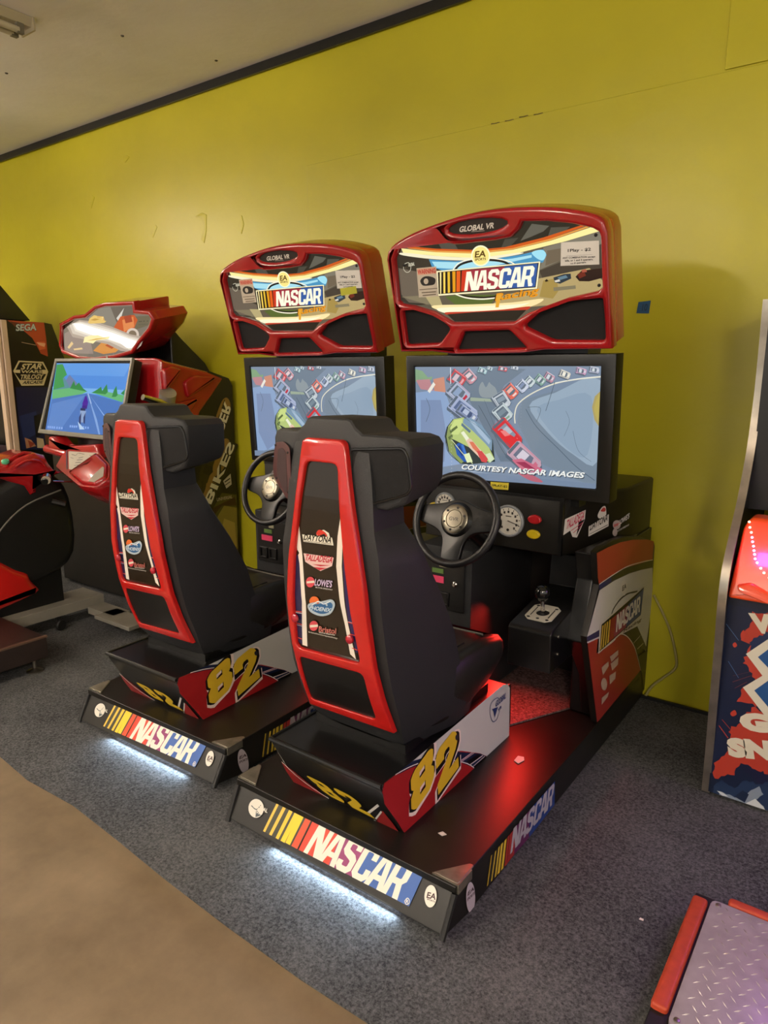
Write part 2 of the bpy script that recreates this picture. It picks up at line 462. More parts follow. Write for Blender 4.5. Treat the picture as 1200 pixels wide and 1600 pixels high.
ART = {
'marquee': '''P 6b6250 -.417,.379 -.379,.43 -.311,.449 -.237,.466 -.207,.463 -.183,.429 -.135,.407 -.044,.409 .098,.411 .147,.461 .261,.445 .407,.407 .421,.387 .425,.205 .301,.186 .212,.16 .142,.139 .084,.109 -.185,.115 -.268,.161 -.357,.188 -.432,.2
P 2b2a22 -.35,.439 -.238,.464 -.208,.462 -.183,.429 -.135,.406 -.044,.407 .098,.411 .147,.459 .26,.443 .355,.422 .243,.393 .124,.376 .016,.372 -.147,.377 -.276,.396
P 55534a -.239,.456 -.208,.459 -.187,.426 -.143,.406 -.13,.382 -.205,.395
P 6a685c .175,.445 .239,.431 .216,.415 .164,.401 .126,.392
P 57564b .245,.425 .314,.42 .278,.396 .228,.388
P 4c4a40 .066,.404 .12,.404 .087,.379 .048,.376
C 3b362c -.415,.39 -.324,.378 -.255,.358 -.224,.326 -.25,.217 -.31,.19 -.422,.199 -.43,.289
P 75695a -.419,.341 -.325,.319 -.306,.266 -.255,.247 -.264,.188 -.393,.202 -.425,.235
P 8f8468 -.427,.227 -.258,.225 -.251,.187 -.31,.19
P 8b8574 .212,.361 .42,.394 .424,.326 .377,.317 .273,.313 .192,.287 .21,.332
P 4a4238 .191,.284 .273,.307 .427,.356 .424,.276 .306,.272 .204,.249
P 7a6c58 .226,.35 .29,.354 .273,.313 .215,.299
P c9b178 .186,.257 .376,.279 .424,.231 .425,.205 .301,.186 .212,.16 .073,.156 -.023,.168 .046,.208 .179,.221
P b89c52 .204,.249 .255,.253 .259,.209 .236,.183 .184,.193
P 5f7333 -.144,.219 .014,.209 -.023,.168 -.175,.183 -.215,.215
P cbbb86 -.313,.228 -.245,.224 -.233,.182 -.284,.181
P 4fa6d6 -.268,.362 -.152,.346 -.004,.34 .122,.345 .212,.356 .223,.336 .208,.312 .102,.301 -.074,.3 -.209,.314 -.259,.333
C 9fe0f2 .167,.349 .204,.355 .221,.34 .209,.319 .187,.326
P a8e0ee -.256,.353 -.152,.342 -.053,.334 .09,.335 .166,.341 .166,.332 .01,.315 -.156,.317 -.242,.328
P fff0a0 -.391,.415 -.233,.386 -.049,.364 .093,.365 .242,.382 .389,.411 .407,.406 .415,.395 .298,.375 .122,.353 -.051,.348 -.218,.37 -.385,.398
P e8641c -.38,.424 -.231,.399 -.064,.379 .063,.377 .214,.395 .355,.421 .382,.42 .243,.389 .094,.371 -.048,.371 -.232,.39 -.355,.411
P ffb050 -.381,.418 -.232,.392 -.048,.371 .094,.371 .243,.389 .382,.417 .389,.413 .242,.383 .093,.366 -.049,.364 -.233,.386
C f5eecb -.385,.398 -.218,.37 -.051,.351 .122,.353 .107,.346 -.052,.341 -.237,.36 -.387,.388
C ffe6a8 -.274,.184 -.089,.179 .075,.178 .199,.185 .151,.16 .04,.152 -.179,.153 -.258,.166
C fff6d0 -.257,.172 -.09,.171 .09,.17 .145,.174 .073,.156 -.092,.152 -.215,.15
C d8442c -.224,.154 -.092,.152 .041,.154 .144,.16 .111,.143 -.01,.141 -.181,.138
P 26221c -.216,.146 -.093,.149 .04,.149 .129,.148 .084,.11 -.185,.116
S 1a1814 .008 -.156,.314 -.128,.332 -.069,.341 .004,.337 .058,.325 .087,.305
S fff6dc .004 -.17,.308 -.136,.337 -.068,.347 .005,.343 .074,.327 .117,.3
S fff6dc .005 -.169,.224 -.12,.206 -.045,.197 .029,.201
S 1a1814 .006 -.16,.225 -.111,.211 -.044,.203 .013,.204
P fff2c2 -.239,.316 .198,.316 .178,.222 -.25,.221
P 1c1712 -.234,.311 .192,.312 .173,.227 -.243,.227
P ffe9a0 -.225,.31 -.218,.31 -.231,.229 -.236,.228
P ffd75c -.209,.309 -.2,.309 -.212,.229 -.22,.229
P ffcf3a -.19,.309 -.179,.309 -.19,.23 -.2,.23
P ffae1c -.168,.309 -.154,.309 -.165,.231 -.177,.231
P ff6a1c -.149,.309 -.132,.308 -.144,.231 -.161,.231
P e63a1e -.125,.309 -.089,.309 -.108,.232 -.14,.232
P b33548 -.089,.309 .056,.309 .036,.231 -.108,.232
P 3566b4 .056,.309 .188,.31 .171,.23 .036,.231
N fffbe0 |NASCAR| -.125,.232 .159,.233 -.105,.303
T fff |®| .15,.233 .162,.234 .151,.243
O fffbd0 -.038,.356 .002,.353 -.034,.393
O ffe98a -.038,.356 -.004,.353 -.034,.388
T 6a4a18 |EA| -.064,.351 -.017,.351 -.058,.374
T 6a4a18 |SPORTS| -.065,.34 -.018,.339 -.063,.349
I 2a1a08 |Racing| -.003,.18 .183,.197 .002,.21
I ffa51e |Racing| .001,.178 .186,.195 .006,.214
P ffb83a .003,.163 .014,.209 .034,.212 .017,.163
P 2c3c48 .244,.257 .284,.266 .309,.266 .31,.249 .268,.234 .248,.24
P 6d8fa2 .259,.256 .291,.262 .298,.253 .269,.247
P d8d4c8 .247,.246 .266,.25 .269,.242 .251,.24
P 2a1714 .326,.254 .348,.272 .389,.275 .422,.276 .424,.244 .374,.235 .339,.238
P 7a2a1c .333,.262 .358,.271 .364,.255 .34,.247
P c0604a .348,.275 .365,.277 .368,.267 .351,.267
P 26190f .211,.249 .219,.254 .225,.246 .214,.244
P 938868 .242,.223 .325,.225 .325,.213 .243,.21
S d9d2b8 .002 -.364,.359 -.384,.354 -.392,.336 -.38,.322 -.363,.326 -.355,.345 -.364,.359
T d9d2b8 |GLOBAL| -.367,.343 -.337,.345 -.365,.356''',
'maroval': '''C 1a1210 -.149,.466 -.103,.481 -.007,.482 .077,.471 .092,.456 .043,.439 -.052,.437 -.133,.447
I d8d4cc |GLOBAL VR| -.114,.448 .036,.447 -.111,.468
P a8a49c -.061,.446 -.007,.444 -.007,.442 -.061,.444''',
'marwarn': '''P c9bfae -.329,.334 -.236,.334 -.243,.22 -.337,.22
P d9a890 -.326,.331 -.237,.331 -.239,.307 -.327,.307
T c0241c |WARNING| -.326,.31 -.242,.31 -.325,.328
C 1c1a18 -.319,.285 -.3,.299 -.273,.299 -.248,.288 -.254,.268 -.279,.264 -.31,.266
O c9bfae -.292,.281 -.281,.28 -.29,.292
S 6a5e4c .003 -.329,.25 -.244,.251
S 6a5e4c .004 -.32,.238 -.251,.238
S 6a5e4c .004 -.317,.227 -.253,.228''',
'marnote': '''P dcdad4 .281,.373 .415,.366 .413,.289 .274,.295
T 2a2826 |1Play - $2| .303,.336 .385,.333 .304,.349
P 9a9894 .297,.327 .39,.324 .39,.323 .297,.326
T 2a2826 |ANY COMBINATION except| .283,.316 .4,.311 .283,.324
T 2a2826 |bills, or 1 and 4 quarters,| .292,.306 .392,.303 .292,.314
T 2a2826 |no 8 quarters| .311,.296 .366,.296 .312,.303''',
'scr': '''P 7f90a6 -.423,-.004 .398,.001 .399,-.46 -.435,-.464
P 90a9ce -.426,-.115 -.275,-.096 -.223,-.233 -.18,-.41 -.405,-.462 -.435,-.464
P 8295b8 -.397,-.146 -.294,-.143 -.269,-.282 -.28,-.41 -.347,-.449 -.402,-.355
P 6f7f90 -.23,-.058 -.027,-.005 .099,-.012 .006,-.077 -.034,-.158 -.034,-.269 .041,-.385 -.008,-.389 -.093,-.242 -.178,-.102
P 7c8c9c .086,-.132 .4,-.044 .399,-.46 .153,-.376 .104,-.291 .064,-.22
C 9db0c2 .117,-.153 .222,-.101 .397,-.051 .399,-.356 .302,-.335 .196,-.256
C 93a7bb .149,-.173 .237,-.128 .365,-.111 .36,-.331 .272,-.309
P b4a468 .4,-.09 .379,-.111 .37,-.151 .381,-.198 .401,-.225
C c0b060 .399,-.103 .386,-.124 .379,-.158 .389,-.191 .401,-.204
P 9fae9a -.152,-.128 -.043,-.132 -.034,-.143 -.148,-.143
S e8e4d0 .005 .056,-.227 .054,-.191 .07,-.147 .132,-.103 .221,-.066 .314,-.048 .398,-.039
S f4f4ea .002 .398,-.037 .314,-.046 .221,-.063
S 5a6a7a .003 .102,-.168 .15,-.237 .243,-.318 .319,-.384 .392,-.43
S 66757f .002 .11,-.16 .164,-.162 .149,-.216
S 4e5c68 .002 .221,-.059 .2,-.129 .186,-.172
S 56646f .001 .268,-.169 .284,-.21 .264,-.267
S 4e5c68 .001 .299,-.244 .323,-.319 .375,-.358
S 56646f .002 -.368,-.137 -.35,-.184 -.371,-.24
S 4c5866 .002 -.11,-.16 -.067,-.226 -.008,-.328 .025,-.371
S 4c5866 .001 -.084,-.137 -.034,-.247
C 8f9aa0 -.109,-.093 -.093,-.063 -.076,-.085 -.059,-.063 -.051,-.099 -.035,-.084 -.026,-.121 -.093,-.126
P 86a882 -.421,-.013 -.384,-.021 -.357,-.048 -.334,-.044 -.338,-.059 -.394,-.056 -.421,-.068
P c08a90 -.419,-.06 -.348,-.055 -.33,-.105 -.395,-.099
P cf8f78 -.329,-.055 -.275,-.045 -.268,-.11 -.326,-.105
P f0ece0 -.36,-.106 -.329,-.067 -.319,-.078 -.349,-.115
P 5c6a7a -.111,-.005 -.108,-.004 -.074,-.015 -.071,-.02 -.076,-.033 -.081,-.037 -.118,-.026 -.119,-.023
P a8ccd0 -.109,-.004 -.106,-.002 -.073,-.013 -.07,-.018 -.075,-.03 -.08,-.033 -.114,-.023 -.116,-.02
P 62707f -.102,-.008 -.083,-.014 -.083,-.021 -.088,-.028 -.108,-.02
P d4dae0 -.098,-.01 -.088,-.013 -.093,-.025 -.103,-.021
P d4dae0 -.079,-.017 -.074,-.02 -.078,-.026 -.083,-.026
P 5c6a7a -.109,-.004 -.104,-.004 -.112,-.022 -.115,-.02
S d4dae0 .001 -.104,-.004 -.074,-.015
S 566474 .002 -.109,-.023 -.083,-.031
P 5c6a7a -.072,-0 -.07,.001 -.047,-.007 -.046,-.011 -.049,-.019 -.053,-.023 -.077,-.015 -.078,-.014
P a8c4cc -.07,.001 -.069,.002 -.046,-.006 -.045,-.009 -.048,-.017 -.051,-.02 -.074,-.013 -.075,-.011
P 62707f -.066,-.002 -.052,-.006 -.053,-.012 -.056,-.016 -.069,-.012
P d4dae0 -.064,-.004 -.056,-.006 -.06,-.014 -.067,-.012
P d4dae0 -.051,-.008 -.047,-.01 -.05,-.015 -.053,-.015
P 5c6a7a -.07,.001 -.068,-0 -.073,-.012 -.075,-.012
S d4dae0 .002 -.067,.001 -.046,-.007
S 566474 .001 -.07,-.013 -.053,-.019
P 5c6a7a -.022,-.001 -.02,-0 .016,-.008 .02,-.011 .018,-.022 .013,-.026 -.024,-.019 -.026,-.017
P d8545c -.02,-0 -.017,.001 .017,-.006 .02,-.009 .019,-.018 .014,-.022 -.021,-.016 -.023,-.014
P 62707f -.012,-.003 .008,-.006 .009,-.013 .005,-.018 -.015,-.014
P d4dae0 -.008,-.004 .002,-.006 -0,-.016 -.011,-.014
P d4dae0 .012,-.009 .017,-.011 .016,-.016 .01,-.016
P 5c6a7a -.02,-0 -.016,-.001 -.019,-.015 -.023,-.014
S d4dae0 .001 -.016,-0 .016,-.006
S 566474 .001 -.015,-.016 .012,-.02
P 5c6a7a .033,.001 .035,.002 .065,-.004 .068,-.007 .067,-.015 .063,-.019 .032,-.013 .031,-.011
P c0c8d4 .035,.002 .038,.003 .066,-.002 .069,-.006 .068,-.013 .064,-.016 .035,-.011 .033,-.009
P 62707f .042,-0 .059,-.003 .06,-.008 .057,-.012 .039,-.009
P d4dae0 .045,-.001 .054,-.003 .052,-.011 .043,-.009
P d4dae0 .062,-.005 .066,-.006 .065,-.011 .061,-.011
P 5c6a7a .036,.002 .039,.002 .036,-.01 .033,-.009
S d4dae0 .001 .039,.002 .066,-.003
S 566474 .001 .039,-.011 .061,-.014
P 5c6a7a -.161,-.009 -.154,-.008 -.115,-.048 -.117,-.058 -.139,-.076 -.153,-.08 -.196,-.04 -.194,-.035
P d0909c -.16,-.007 -.154,-.007 -.116,-.044 -.118,-.053 -.137,-.07 -.15,-.073 -.191,-.036 -.19,-.03
P 62707f -.154,-.018 -.131,-.039 -.141,-.052 -.155,-.058 -.178,-.036
P e8d0d4 -.151,-.024 -.139,-.035 -.16,-.051 -.172,-.039
P d4dae0 -.129,-.046 -.125,-.054 -.138,-.063 -.146,-.06
P 5c6a7a -.159,-.007 -.154,-.011 -.186,-.036 -.189,-.03
S d4dae0 .002 -.153,-.01 -.118,-.045
S 566474 .002 -.182,-.04 -.151,-.068
P 5c6a7a -.231,-.014 -.223,-.011 -.166,-.047 -.166,-.06 -.187,-.088 -.202,-.096 -.265,-.062 -.264,-.054
P cc4048 -.229,-.013 -.222,-.01 -.167,-.044 -.167,-.056 -.187,-.081 -.201,-.087 -.259,-.055 -.258,-.048
P 62707f -.22,-.024 -.186,-.043 -.194,-.06 -.21,-.072 -.242,-.051
P d8c0c8 -.214,-.03 -.197,-.039 -.218,-.064 -.235,-.054
P e8a4a8 -.182,-.05 -.176,-.058 -.188,-.073 -.199,-.071
P 5c6a7a -.228,-.013 -.222,-.016 -.253,-.053 -.258,-.049
S e8a4a8 .002 -.221,-.014 -.169,-.047
S 566474 .001 -.246,-.058 -.203,-.082
P 5c6a7a -.221,-.065 -.211,-.062 -.145,-.115 -.147,-.131 -.178,-.163 -.198,-.171 -.27,-.119 -.268,-.11
P b0b8d0 -.22,-.062 -.211,-.06 -.148,-.111 -.149,-.125 -.177,-.154 -.195,-.161 -.264,-.111 -.262,-.103
P 62707f -.21,-.078 -.171,-.106 -.183,-.126 -.205,-.14 -.242,-.109
P 8fa4c4 -.204,-.085 -.184,-.1 -.213,-.128 -.233,-.113
P c02a40 -.167,-.116 -.16,-.126 -.178,-.143 -.19,-.139
P 5c6a7a -.219,-.063 -.211,-.067 -.256,-.11 -.262,-.103
S c02a40 .001 -.21,-.066 -.15,-.113
S 566474 .001 -.249,-.116 -.197,-.152
P 5c6a7a -.219,-.126 -.207,-.124 -.111,-.189 -.11,-.207 -.137,-.24 -.159,-.248 -.262,-.184 -.262,-.175
P a8b4d4 -.216,-.122 -.206,-.12 -.115,-.181 -.112,-.198 -.136,-.229 -.156,-.235 -.255,-.174 -.256,-.165
P 5a6c90 -.199,-.14 -.144,-.175 -.153,-.197 -.175,-.211 -.229,-.173
P 8a98bc -.191,-.149 -.161,-.167 -.188,-.198 -.216,-.179
P d4dae0 -.136,-.187 -.125,-.198 -.141,-.217 -.157,-.211
P 5c6a7a -.215,-.122 -.204,-.127 -.245,-.174 -.254,-.166
S d4dae0 .001 -.203,-.126 -.117,-.184
S 566474 .002 -.234,-.181 -.161,-.226
P 5c6a7a -.196,-.159 -.188,-.158 -.115,-.205 -.111,-.216 -.125,-.235 -.139,-.239 -.218,-.194 -.219,-.187
P 8a98bc -.193,-.156 -.186,-.155 -.116,-.199 -.112,-.209 -.125,-.227 -.138,-.23 -.212,-.186 -.214,-.181
P 46587c -.179,-.168 -.137,-.193 -.141,-.206 -.154,-.214 -.195,-.187
P b8c4dc -.172,-.174 -.15,-.187 -.164,-.205 -.186,-.191
P d4dae0 -.13,-.201 -.121,-.209 -.129,-.22 -.141,-.215
P 5c6a7a -.192,-.156 -.184,-.16 -.206,-.187 -.213,-.182
S d4dae0 .002 -.184,-.159 -.117,-.2
S 566474 .001 -.198,-.192 -.142,-.224
P 2c3a3c -.274,-.298 -.263,-.258 -.232,-.222 -.179,-.212 -.042,-.3 -.031,-.39 -.154,-.412 -.198,-.412 -.257,-.361
P b9cc7e -.265,-.298 -.255,-.254 -.228,-.222 -.179,-.212 -.076,-.302 -.033,-.379 -.058,-.396 -.153,-.338 -.224,-.311
P 8ea060 -.265,-.298 -.255,-.258 -.24,-.242 -.228,-.272 -.238,-.312 -.216,-.358 -.18,-.402 -.194,-.411 -.252,-.364
P cfe08c -.246,-.261 -.223,-.225 -.188,-.22 -.179,-.254 -.206,-.287 -.237,-.288
P 5c7040 -.249,-.273 -.213,-.248 -.208,-.257 -.244,-.284
P 5c7040 -.257,-.301 -.237,-.288 -.233,-.297 -.251,-.313
P 7f9cb4 -.179,-.216 -.144,-.213 -.093,-.242 -.044,-.3 -.046,-.346 -.076,-.317 -.136,-.267 -.183,-.235
P a9c0d6 -.153,-.222 -.127,-.23 -.052,-.304 -.059,-.32 -.11,-.273
P 5d7890 -.188,-.235 -.144,-.268 -.151,-.277 -.191,-.247
P 1f5ab4 -.223,-.335 -.205,-.322 -.18,-.328 -.158,-.401 -.18,-.402 -.214,-.373
P 123a80 -.214,-.342 -.198,-.331 -.18,-.371 -.189,-.379
P 3f7ad0 -.192,-.329 -.18,-.329 -.164,-.37 -.175,-.374
P e8c8b0 -.179,-.293 -.144,-.302 -.11,-.335 -.076,-.363 -.084,-.395 -.11,-.373 -.153,-.338
P e07a5c -.153,-.314 -.134,-.313 -.093,-.357 -.101,-.369 -.136,-.34
P d8484c -.117,-.351 -.093,-.349 -.063,-.381 -.071,-.397 -.093,-.395 -.106,-.373
P f0f4d8 -.193,-.278 -.179,-.27 -.153,-.299 -.166,-.311
P e8f4c0 -.18,-.371 -.153,-.361 -.136,-.399 -.163,-.405
S e0ecb0 .003 -.238,-.312 -.18,-.371 -.136,-.407
S 3c4c30 .003 -.269,-.282 -.259,-.361 -.194,-.411
P d8e8c0 -.076,-.363 -.054,-.354 -.033,-.379 -.054,-.396
S 20302c .001 -.179,-.212 -.11,-.247 -.044,-.301
P 5c6a7a .355,-.003 .357,-.001 .391,-.007 .394,-.012 .393,-.026 .388,-.031 .354,-.026 .352,-.023
P b8bcd0 .357,-.002 .359,-0 .391,-.006 .394,-.011 .394,-.022 .39,-.027 .356,-.022 .354,-.02
P 62707f .364,-.005 .383,-.008 .384,-.015 .381,-.022 .362,-.018
P d4dae0 .368,-.007 .377,-.008 .376,-.02 .366,-.018
P d4dae0 .387,-.011 .392,-.012 .391,-.02 .385,-.02
P 5c6a7a .357,-.002 .361,-.002 .358,-.02 .355,-.02
S d4dae0 .002 .361,-.001 .392,-.007
S 566474 .001 .362,-.021 .387,-.025
P 5c6a7a .305,-.005 .308,-.003 .343,-.012 .346,-.018 .344,-.032 .339,-.037 .303,-.029 .301,-.026
P d0a0c0 .307,-.004 .31,-.002 .344,-.011 .347,-.016 .344,-.029 .34,-.033 .305,-.025 .303,-.023
P 62707f .314,-.008 .335,-.012 .335,-.021 .331,-.027 .311,-.022
P d4dae0 .319,-.009 .329,-.012 .326,-.025 .316,-.022
P d4dae0 .338,-.015 .343,-.017 .342,-.025 .336,-.025
P 5c6a7a .308,-.004 .312,-.005 .307,-.024 .304,-.023
S d4dae0 .001 .311,-.004 .343,-.012
S 566474 .002 .311,-.025 .337,-.031
P 5c6a7a .243,-.014 .246,-.012 .283,-.026 .286,-.033 .28,-.048 .274,-.053 .235,-.04 .234,-.037
P d4d0c4 .245,-.013 .248,-.011 .283,-.025 .286,-.03 .281,-.044 .275,-.049 .238,-.036 .237,-.033
P 62707f .252,-.018 .273,-.025 .272,-.034 .267,-.042 .246,-.033
P f4f0e0 .256,-.02 .267,-.024 .262,-.039 .251,-.034
P f4f0e0 .277,-.029 .281,-.032 .278,-.04 .272,-.04
P 5c6a7a .246,-.013 .249,-.014 .241,-.035 .237,-.033
S f4f0e0 .001 .25,-.013 .283,-.026
S 566474 .001 .245,-.037 .273,-.046
P 5c6a7a .186,-.022 .189,-.02 .222,-.038 .223,-.046 .213,-.063 .206,-.068 .171,-.051 .171,-.047
P c890a4 .187,-.021 .191,-.019 .222,-.037 .223,-.044 .215,-.059 .208,-.063 .174,-.047 .174,-.043
P 62707f .193,-.027 .212,-.036 .209,-.047 .201,-.055 .183,-.044
P d4dae0 .196,-.03 .206,-.035 .197,-.051 .187,-.045
P d4dae0 .215,-.041 .219,-.044 .213,-.054 .207,-.053
P 5c6a7a .188,-.021 .192,-.022 .177,-.045 .174,-.043
S d4dae0 .002 .192,-.021 .222,-.038
S 566474 .002 .181,-.047 .206,-.06
P 5c6a7a .153,-.03 .158,-.028 .188,-.05 .187,-.058 .174,-.075 .165,-.08 .132,-.058 .132,-.054
P 8cb0a0 .154,-.028 .158,-.027 .187,-.049 .187,-.056 .175,-.071 .167,-.075 .135,-.055 .136,-.051
P 62707f .158,-.036 .177,-.048 .171,-.058 .162,-.066 .145,-.053
P d4dae0 .162,-.039 .171,-.045 .158,-.061 .149,-.054
P d4dae0 .178,-.052 .182,-.056 .174,-.066 .169,-.065
P 5c6a7a .155,-.029 .158,-.03 .139,-.053 .136,-.051
S d4dae0 .001 .159,-.03 .186,-.05
S 566474 .002 .142,-.056 .165,-.072
P 5c6a7a .113,-.037 .118,-.036 .145,-.058 .143,-.066 .128,-.083 .118,-.087 .089,-.065 .09,-.06
P c4d4d4 .114,-.036 .118,-.035 .144,-.057 .142,-.064 .129,-.079 .121,-.082 .093,-.061 .094,-.058
P 62707f .118,-.043 .134,-.056 .127,-.066 .117,-.073 .103,-.06
P d4dae0 .12,-.047 .129,-.053 .114,-.068 .106,-.061
P d4dae0 .135,-.061 .138,-.065 .129,-.074 .124,-.072
P 5c6a7a .114,-.036 .118,-.038 .096,-.06 .094,-.058
S d4dae0 .001 .118,-.038 .142,-.058
S 566474 .001 .1,-.063 .12,-.079
P 5c6a7a .084,-.051 .089,-.049 .119,-.076 .116,-.085 .098,-.103 .087,-.109 .055,-.083 .056,-.078
P c8d0e4 .085,-.05 .09,-.048 .117,-.074 .116,-.082 .099,-.099 .089,-.104 .058,-.079 .06,-.074
P 62707f .089,-.058 .106,-.072 .098,-.084 .086,-.092 .07,-.077
P 8090b0 .091,-.062 .1,-.069 .083,-.087 .074,-.079
P d4dae0 .108,-.078 .11,-.083 .099,-.093 .094,-.091
P 5c6a7a .085,-.051 .089,-.053 .063,-.078 .061,-.074
S d4dae0 .001 .09,-.052 .116,-.076
S 566474 .001 .066,-.081 .089,-.099
P 5c6a7a .032,-.065 .039,-.064 .076,-.1 .073,-.111 .051,-.132 .038,-.137 -.004,-.102 -.002,-.096
P e86a58 .033,-.065 .038,-.063 .074,-.098 .072,-.107 .053,-.126 .04,-.131 .001,-.097 .003,-.091
P 62707f .038,-.075 .06,-.094 .051,-.107 .036,-.116 .015,-.095
P f4b8a8 .041,-.08 .052,-.09 .031,-.109 .021,-.099
P f4d8d0 .062,-.101 .066,-.108 .053,-.119 .045,-.116
P 5c6a7a .033,-.065 .039,-.067 .006,-.096 .003,-.092
S f4d8d0 .001 .039,-.067 .073,-.099
S 566474 .002 .01,-.1 .039,-.125
P 5c6a7a .002,-.098 .01,-.097 .043,-.146 .036,-.158 .004,-.179 -.013,-.182 -.051,-.132 -.047,-.126
P c4ccd4 .002,-.096 .009,-.096 .04,-.143 .036,-.154 .007,-.172 -.009,-.174 -.045,-.127 -.041,-.121
P 62707f .005,-.11 .025,-.136 .01,-.15 -.01,-.157 -.029,-.129
P 8a9aa8 .006,-.116 .018,-.13 -.013,-.147 -.023,-.133
P d4dae0 .025,-.145 .027,-.153 .008,-.164 .001,-.159
P 5c6a7a .002,-.097 .007,-.101 -.039,-.128 -.041,-.122
S d4dae0 .002 .009,-.1 .038,-.144
S 566474 .002 -.035,-.133 -.008,-.169
P 5c6a7a 0,-.146 .009,-.145 .052,-.192 .047,-.205 .016,-.232 -.002,-.238 -.05,-.191 -.047,-.183
P c8d4d8 .001,-.145 .008,-.143 .05,-.188 .046,-.201 .018,-.224 .002,-.229 -.044,-.185 -.042,-.178
P 62707f .006,-.158 .032,-.183 .018,-.2 -.003,-.211 -.026,-.183
P 7a8c98 .009,-.165 .023,-.178 -.007,-.202 -.019,-.187
P 88a894 .034,-.193 .037,-.201 .019,-.215 .01,-.211
P 5c6a7a .002,-.145 .007,-.149 -.037,-.184 -.041,-.179
S 88a894 .001 .008,-.148 .047,-.19
S 566474 .002 -.032,-.189 .001,-.223
P 5c6a7a .003,-.209 .014,-.209 .095,-.288 .094,-.308 .062,-.339 .039,-.343 -.049,-.263 -.047,-.253
P d8303a .004,-.205 .014,-.204 .091,-.281 .091,-.298 .063,-.326 .042,-.33 -.041,-.253 -.04,-.243
P 8894a4 .017,-.226 .064,-.27 .052,-.291 .028,-.301 -.017,-.256
P b8c0cc .024,-.237 .05,-.259 .018,-.287 -.006,-.263
P f08080 .07,-.283 .079,-.296 .06,-.314 .045,-.305
P 5c6a7a .005,-.206 .015,-.212 -.033,-.254 -.04,-.245
S f08080 .001 .016,-.212 .089,-.283
S 566474 .002 -.024,-.263 .039,-.319
P e02c34 -.021,-.265 -.001,-.249 .04,-.272 .084,-.294 .055,-.321 .008,-.297
P f08080 -.005,-.26 .016,-.255 .04,-.274 .016,-.281
P 5c6a7a .068,-.301 .08,-.3 .178,-.377 .18,-.398 .15,-.435 .127,-.443 .02,-.366 .02,-.355
P c8a4b4 .069,-.297 .081,-.295 .174,-.369 .177,-.388 .15,-.421 .129,-.427 .027,-.354 .027,-.343
P 6c7488 .086,-.318 .144,-.36 .133,-.385 .11,-.399 .054,-.354
P d8d0dc .096,-.329 .126,-.35 .096,-.384 .067,-.361
P d07088 .152,-.374 .163,-.387 .146,-.408 .129,-.401
P 5c6a7a .071,-.297 .082,-.304 .037,-.354 .028,-.344
S d07088 .002 .084,-.302 .172,-.372
S 566474 .001 .048,-.363 .124,-.417
P d07088 .049,-.376 .09,-.366 .184,-.402 .169,-.419 .09,-.411
P a03858 .066,-.383 .106,-.379 .153,-.405 .106,-.403
P c0ccd8 -.145,-.439 -.075,-.441 .042,-.445 .107,-.458 -.075,-.458 -.136,-.456
P 7b8da6 -.434,-.456 -.181,-.442 .4,-.44 .399,-.46 .155,-.465 -.435,-.485
C c06a7a .074,-.42 .138,-.429 .186,-.454 .139,-.455 .091,-.437
S f2f6ff .003 -.237,-.005 -.237,-.073
D f2f6ff .002 26 -.237,-.088 -.237,-.465
D dfe6f2 .001 22 .088,-.019 .086,-.27
I 39424e |COURTESY NASCAR IMAGES| -.186,-.438 .358,-.426 -.184,-.415
I f4f6f2 |COURTESY NASCAR IMAGES| -.191,-.435 .355,-.423 -.188,-.412''',
'playlab': '''P c9b93a -.048,-.476 .036,-.473 .034,-.503 -.048,-.506
T 2c280e |1PLAY-$2| -.041,-.496 .03,-.495 -.041,-.485''',
'rear': '''P 3a3a2c -.262,.149 -.145,.152 -.16,.038 -.276,.039
P e3bc4a -.26,.148 -.249,.149 -.266,.039 -.276,.039
P e3bc4a -.229,.15 -.215,.15 -.235,.039 -.247,.039
P e8c23c -.2,.15 -.183,.152 -.203,.039 -.216,.039
P f0cc36 -.174,.152 -.154,.152 -.174,.039 -.193,.039
P 3a3a2c -.154,.152 -.096,.154 -.116,.042 -.174,.039
P f2cb34 -.158,.152 -.133,.153 -.151,.041 -.171,.041
P d2502f -.124,.152 -.101,.154 -.118,.041 -.144,.041
P cf4430 -.094,.154 .005,.157 -.005,.044 -.112,.041
P cf4430 .005,.157 .026,.157 .016,.044 -.005,.044
P 8e3a6c .026,.157 .133,.16 .124,.047 .016,.044
P 3a60a8 .133,.16 .34,.163 .322,.049 .124,.047
N e6e4d6 |NASCAR| -.091,.042 .28,.049 -.064,.148
S e6e4d6 .002 .304,.056 .309,.067 .317,.065 .319,.056 .311,.051 .304,.056
T e6e4d6 |R| .309,.054 .317,.055 .308,.063
O d8d4c8 -.337,.093 -.305,.104 -.351,.12
S 3c4a50 .003 -.361,.094 -.335,.09 -.322,.109
P 4a5458 -.335,.09 -.304,.081 -.326,.067
I d8d4c8 |GLOBAL| -.353,.091 -.281,.096 -.357,.104
T d8d4c8 |VR| -.332,.079 -.307,.08 -.334,.088
O e2ddd2 .378,.101 .396,.109 .369,.128
T 3a1418 |EA| .367,.092 .396,.098 .366,.108
T 3a1418 |SPORTS| .37,.088 .397,.091 .369,.092''',
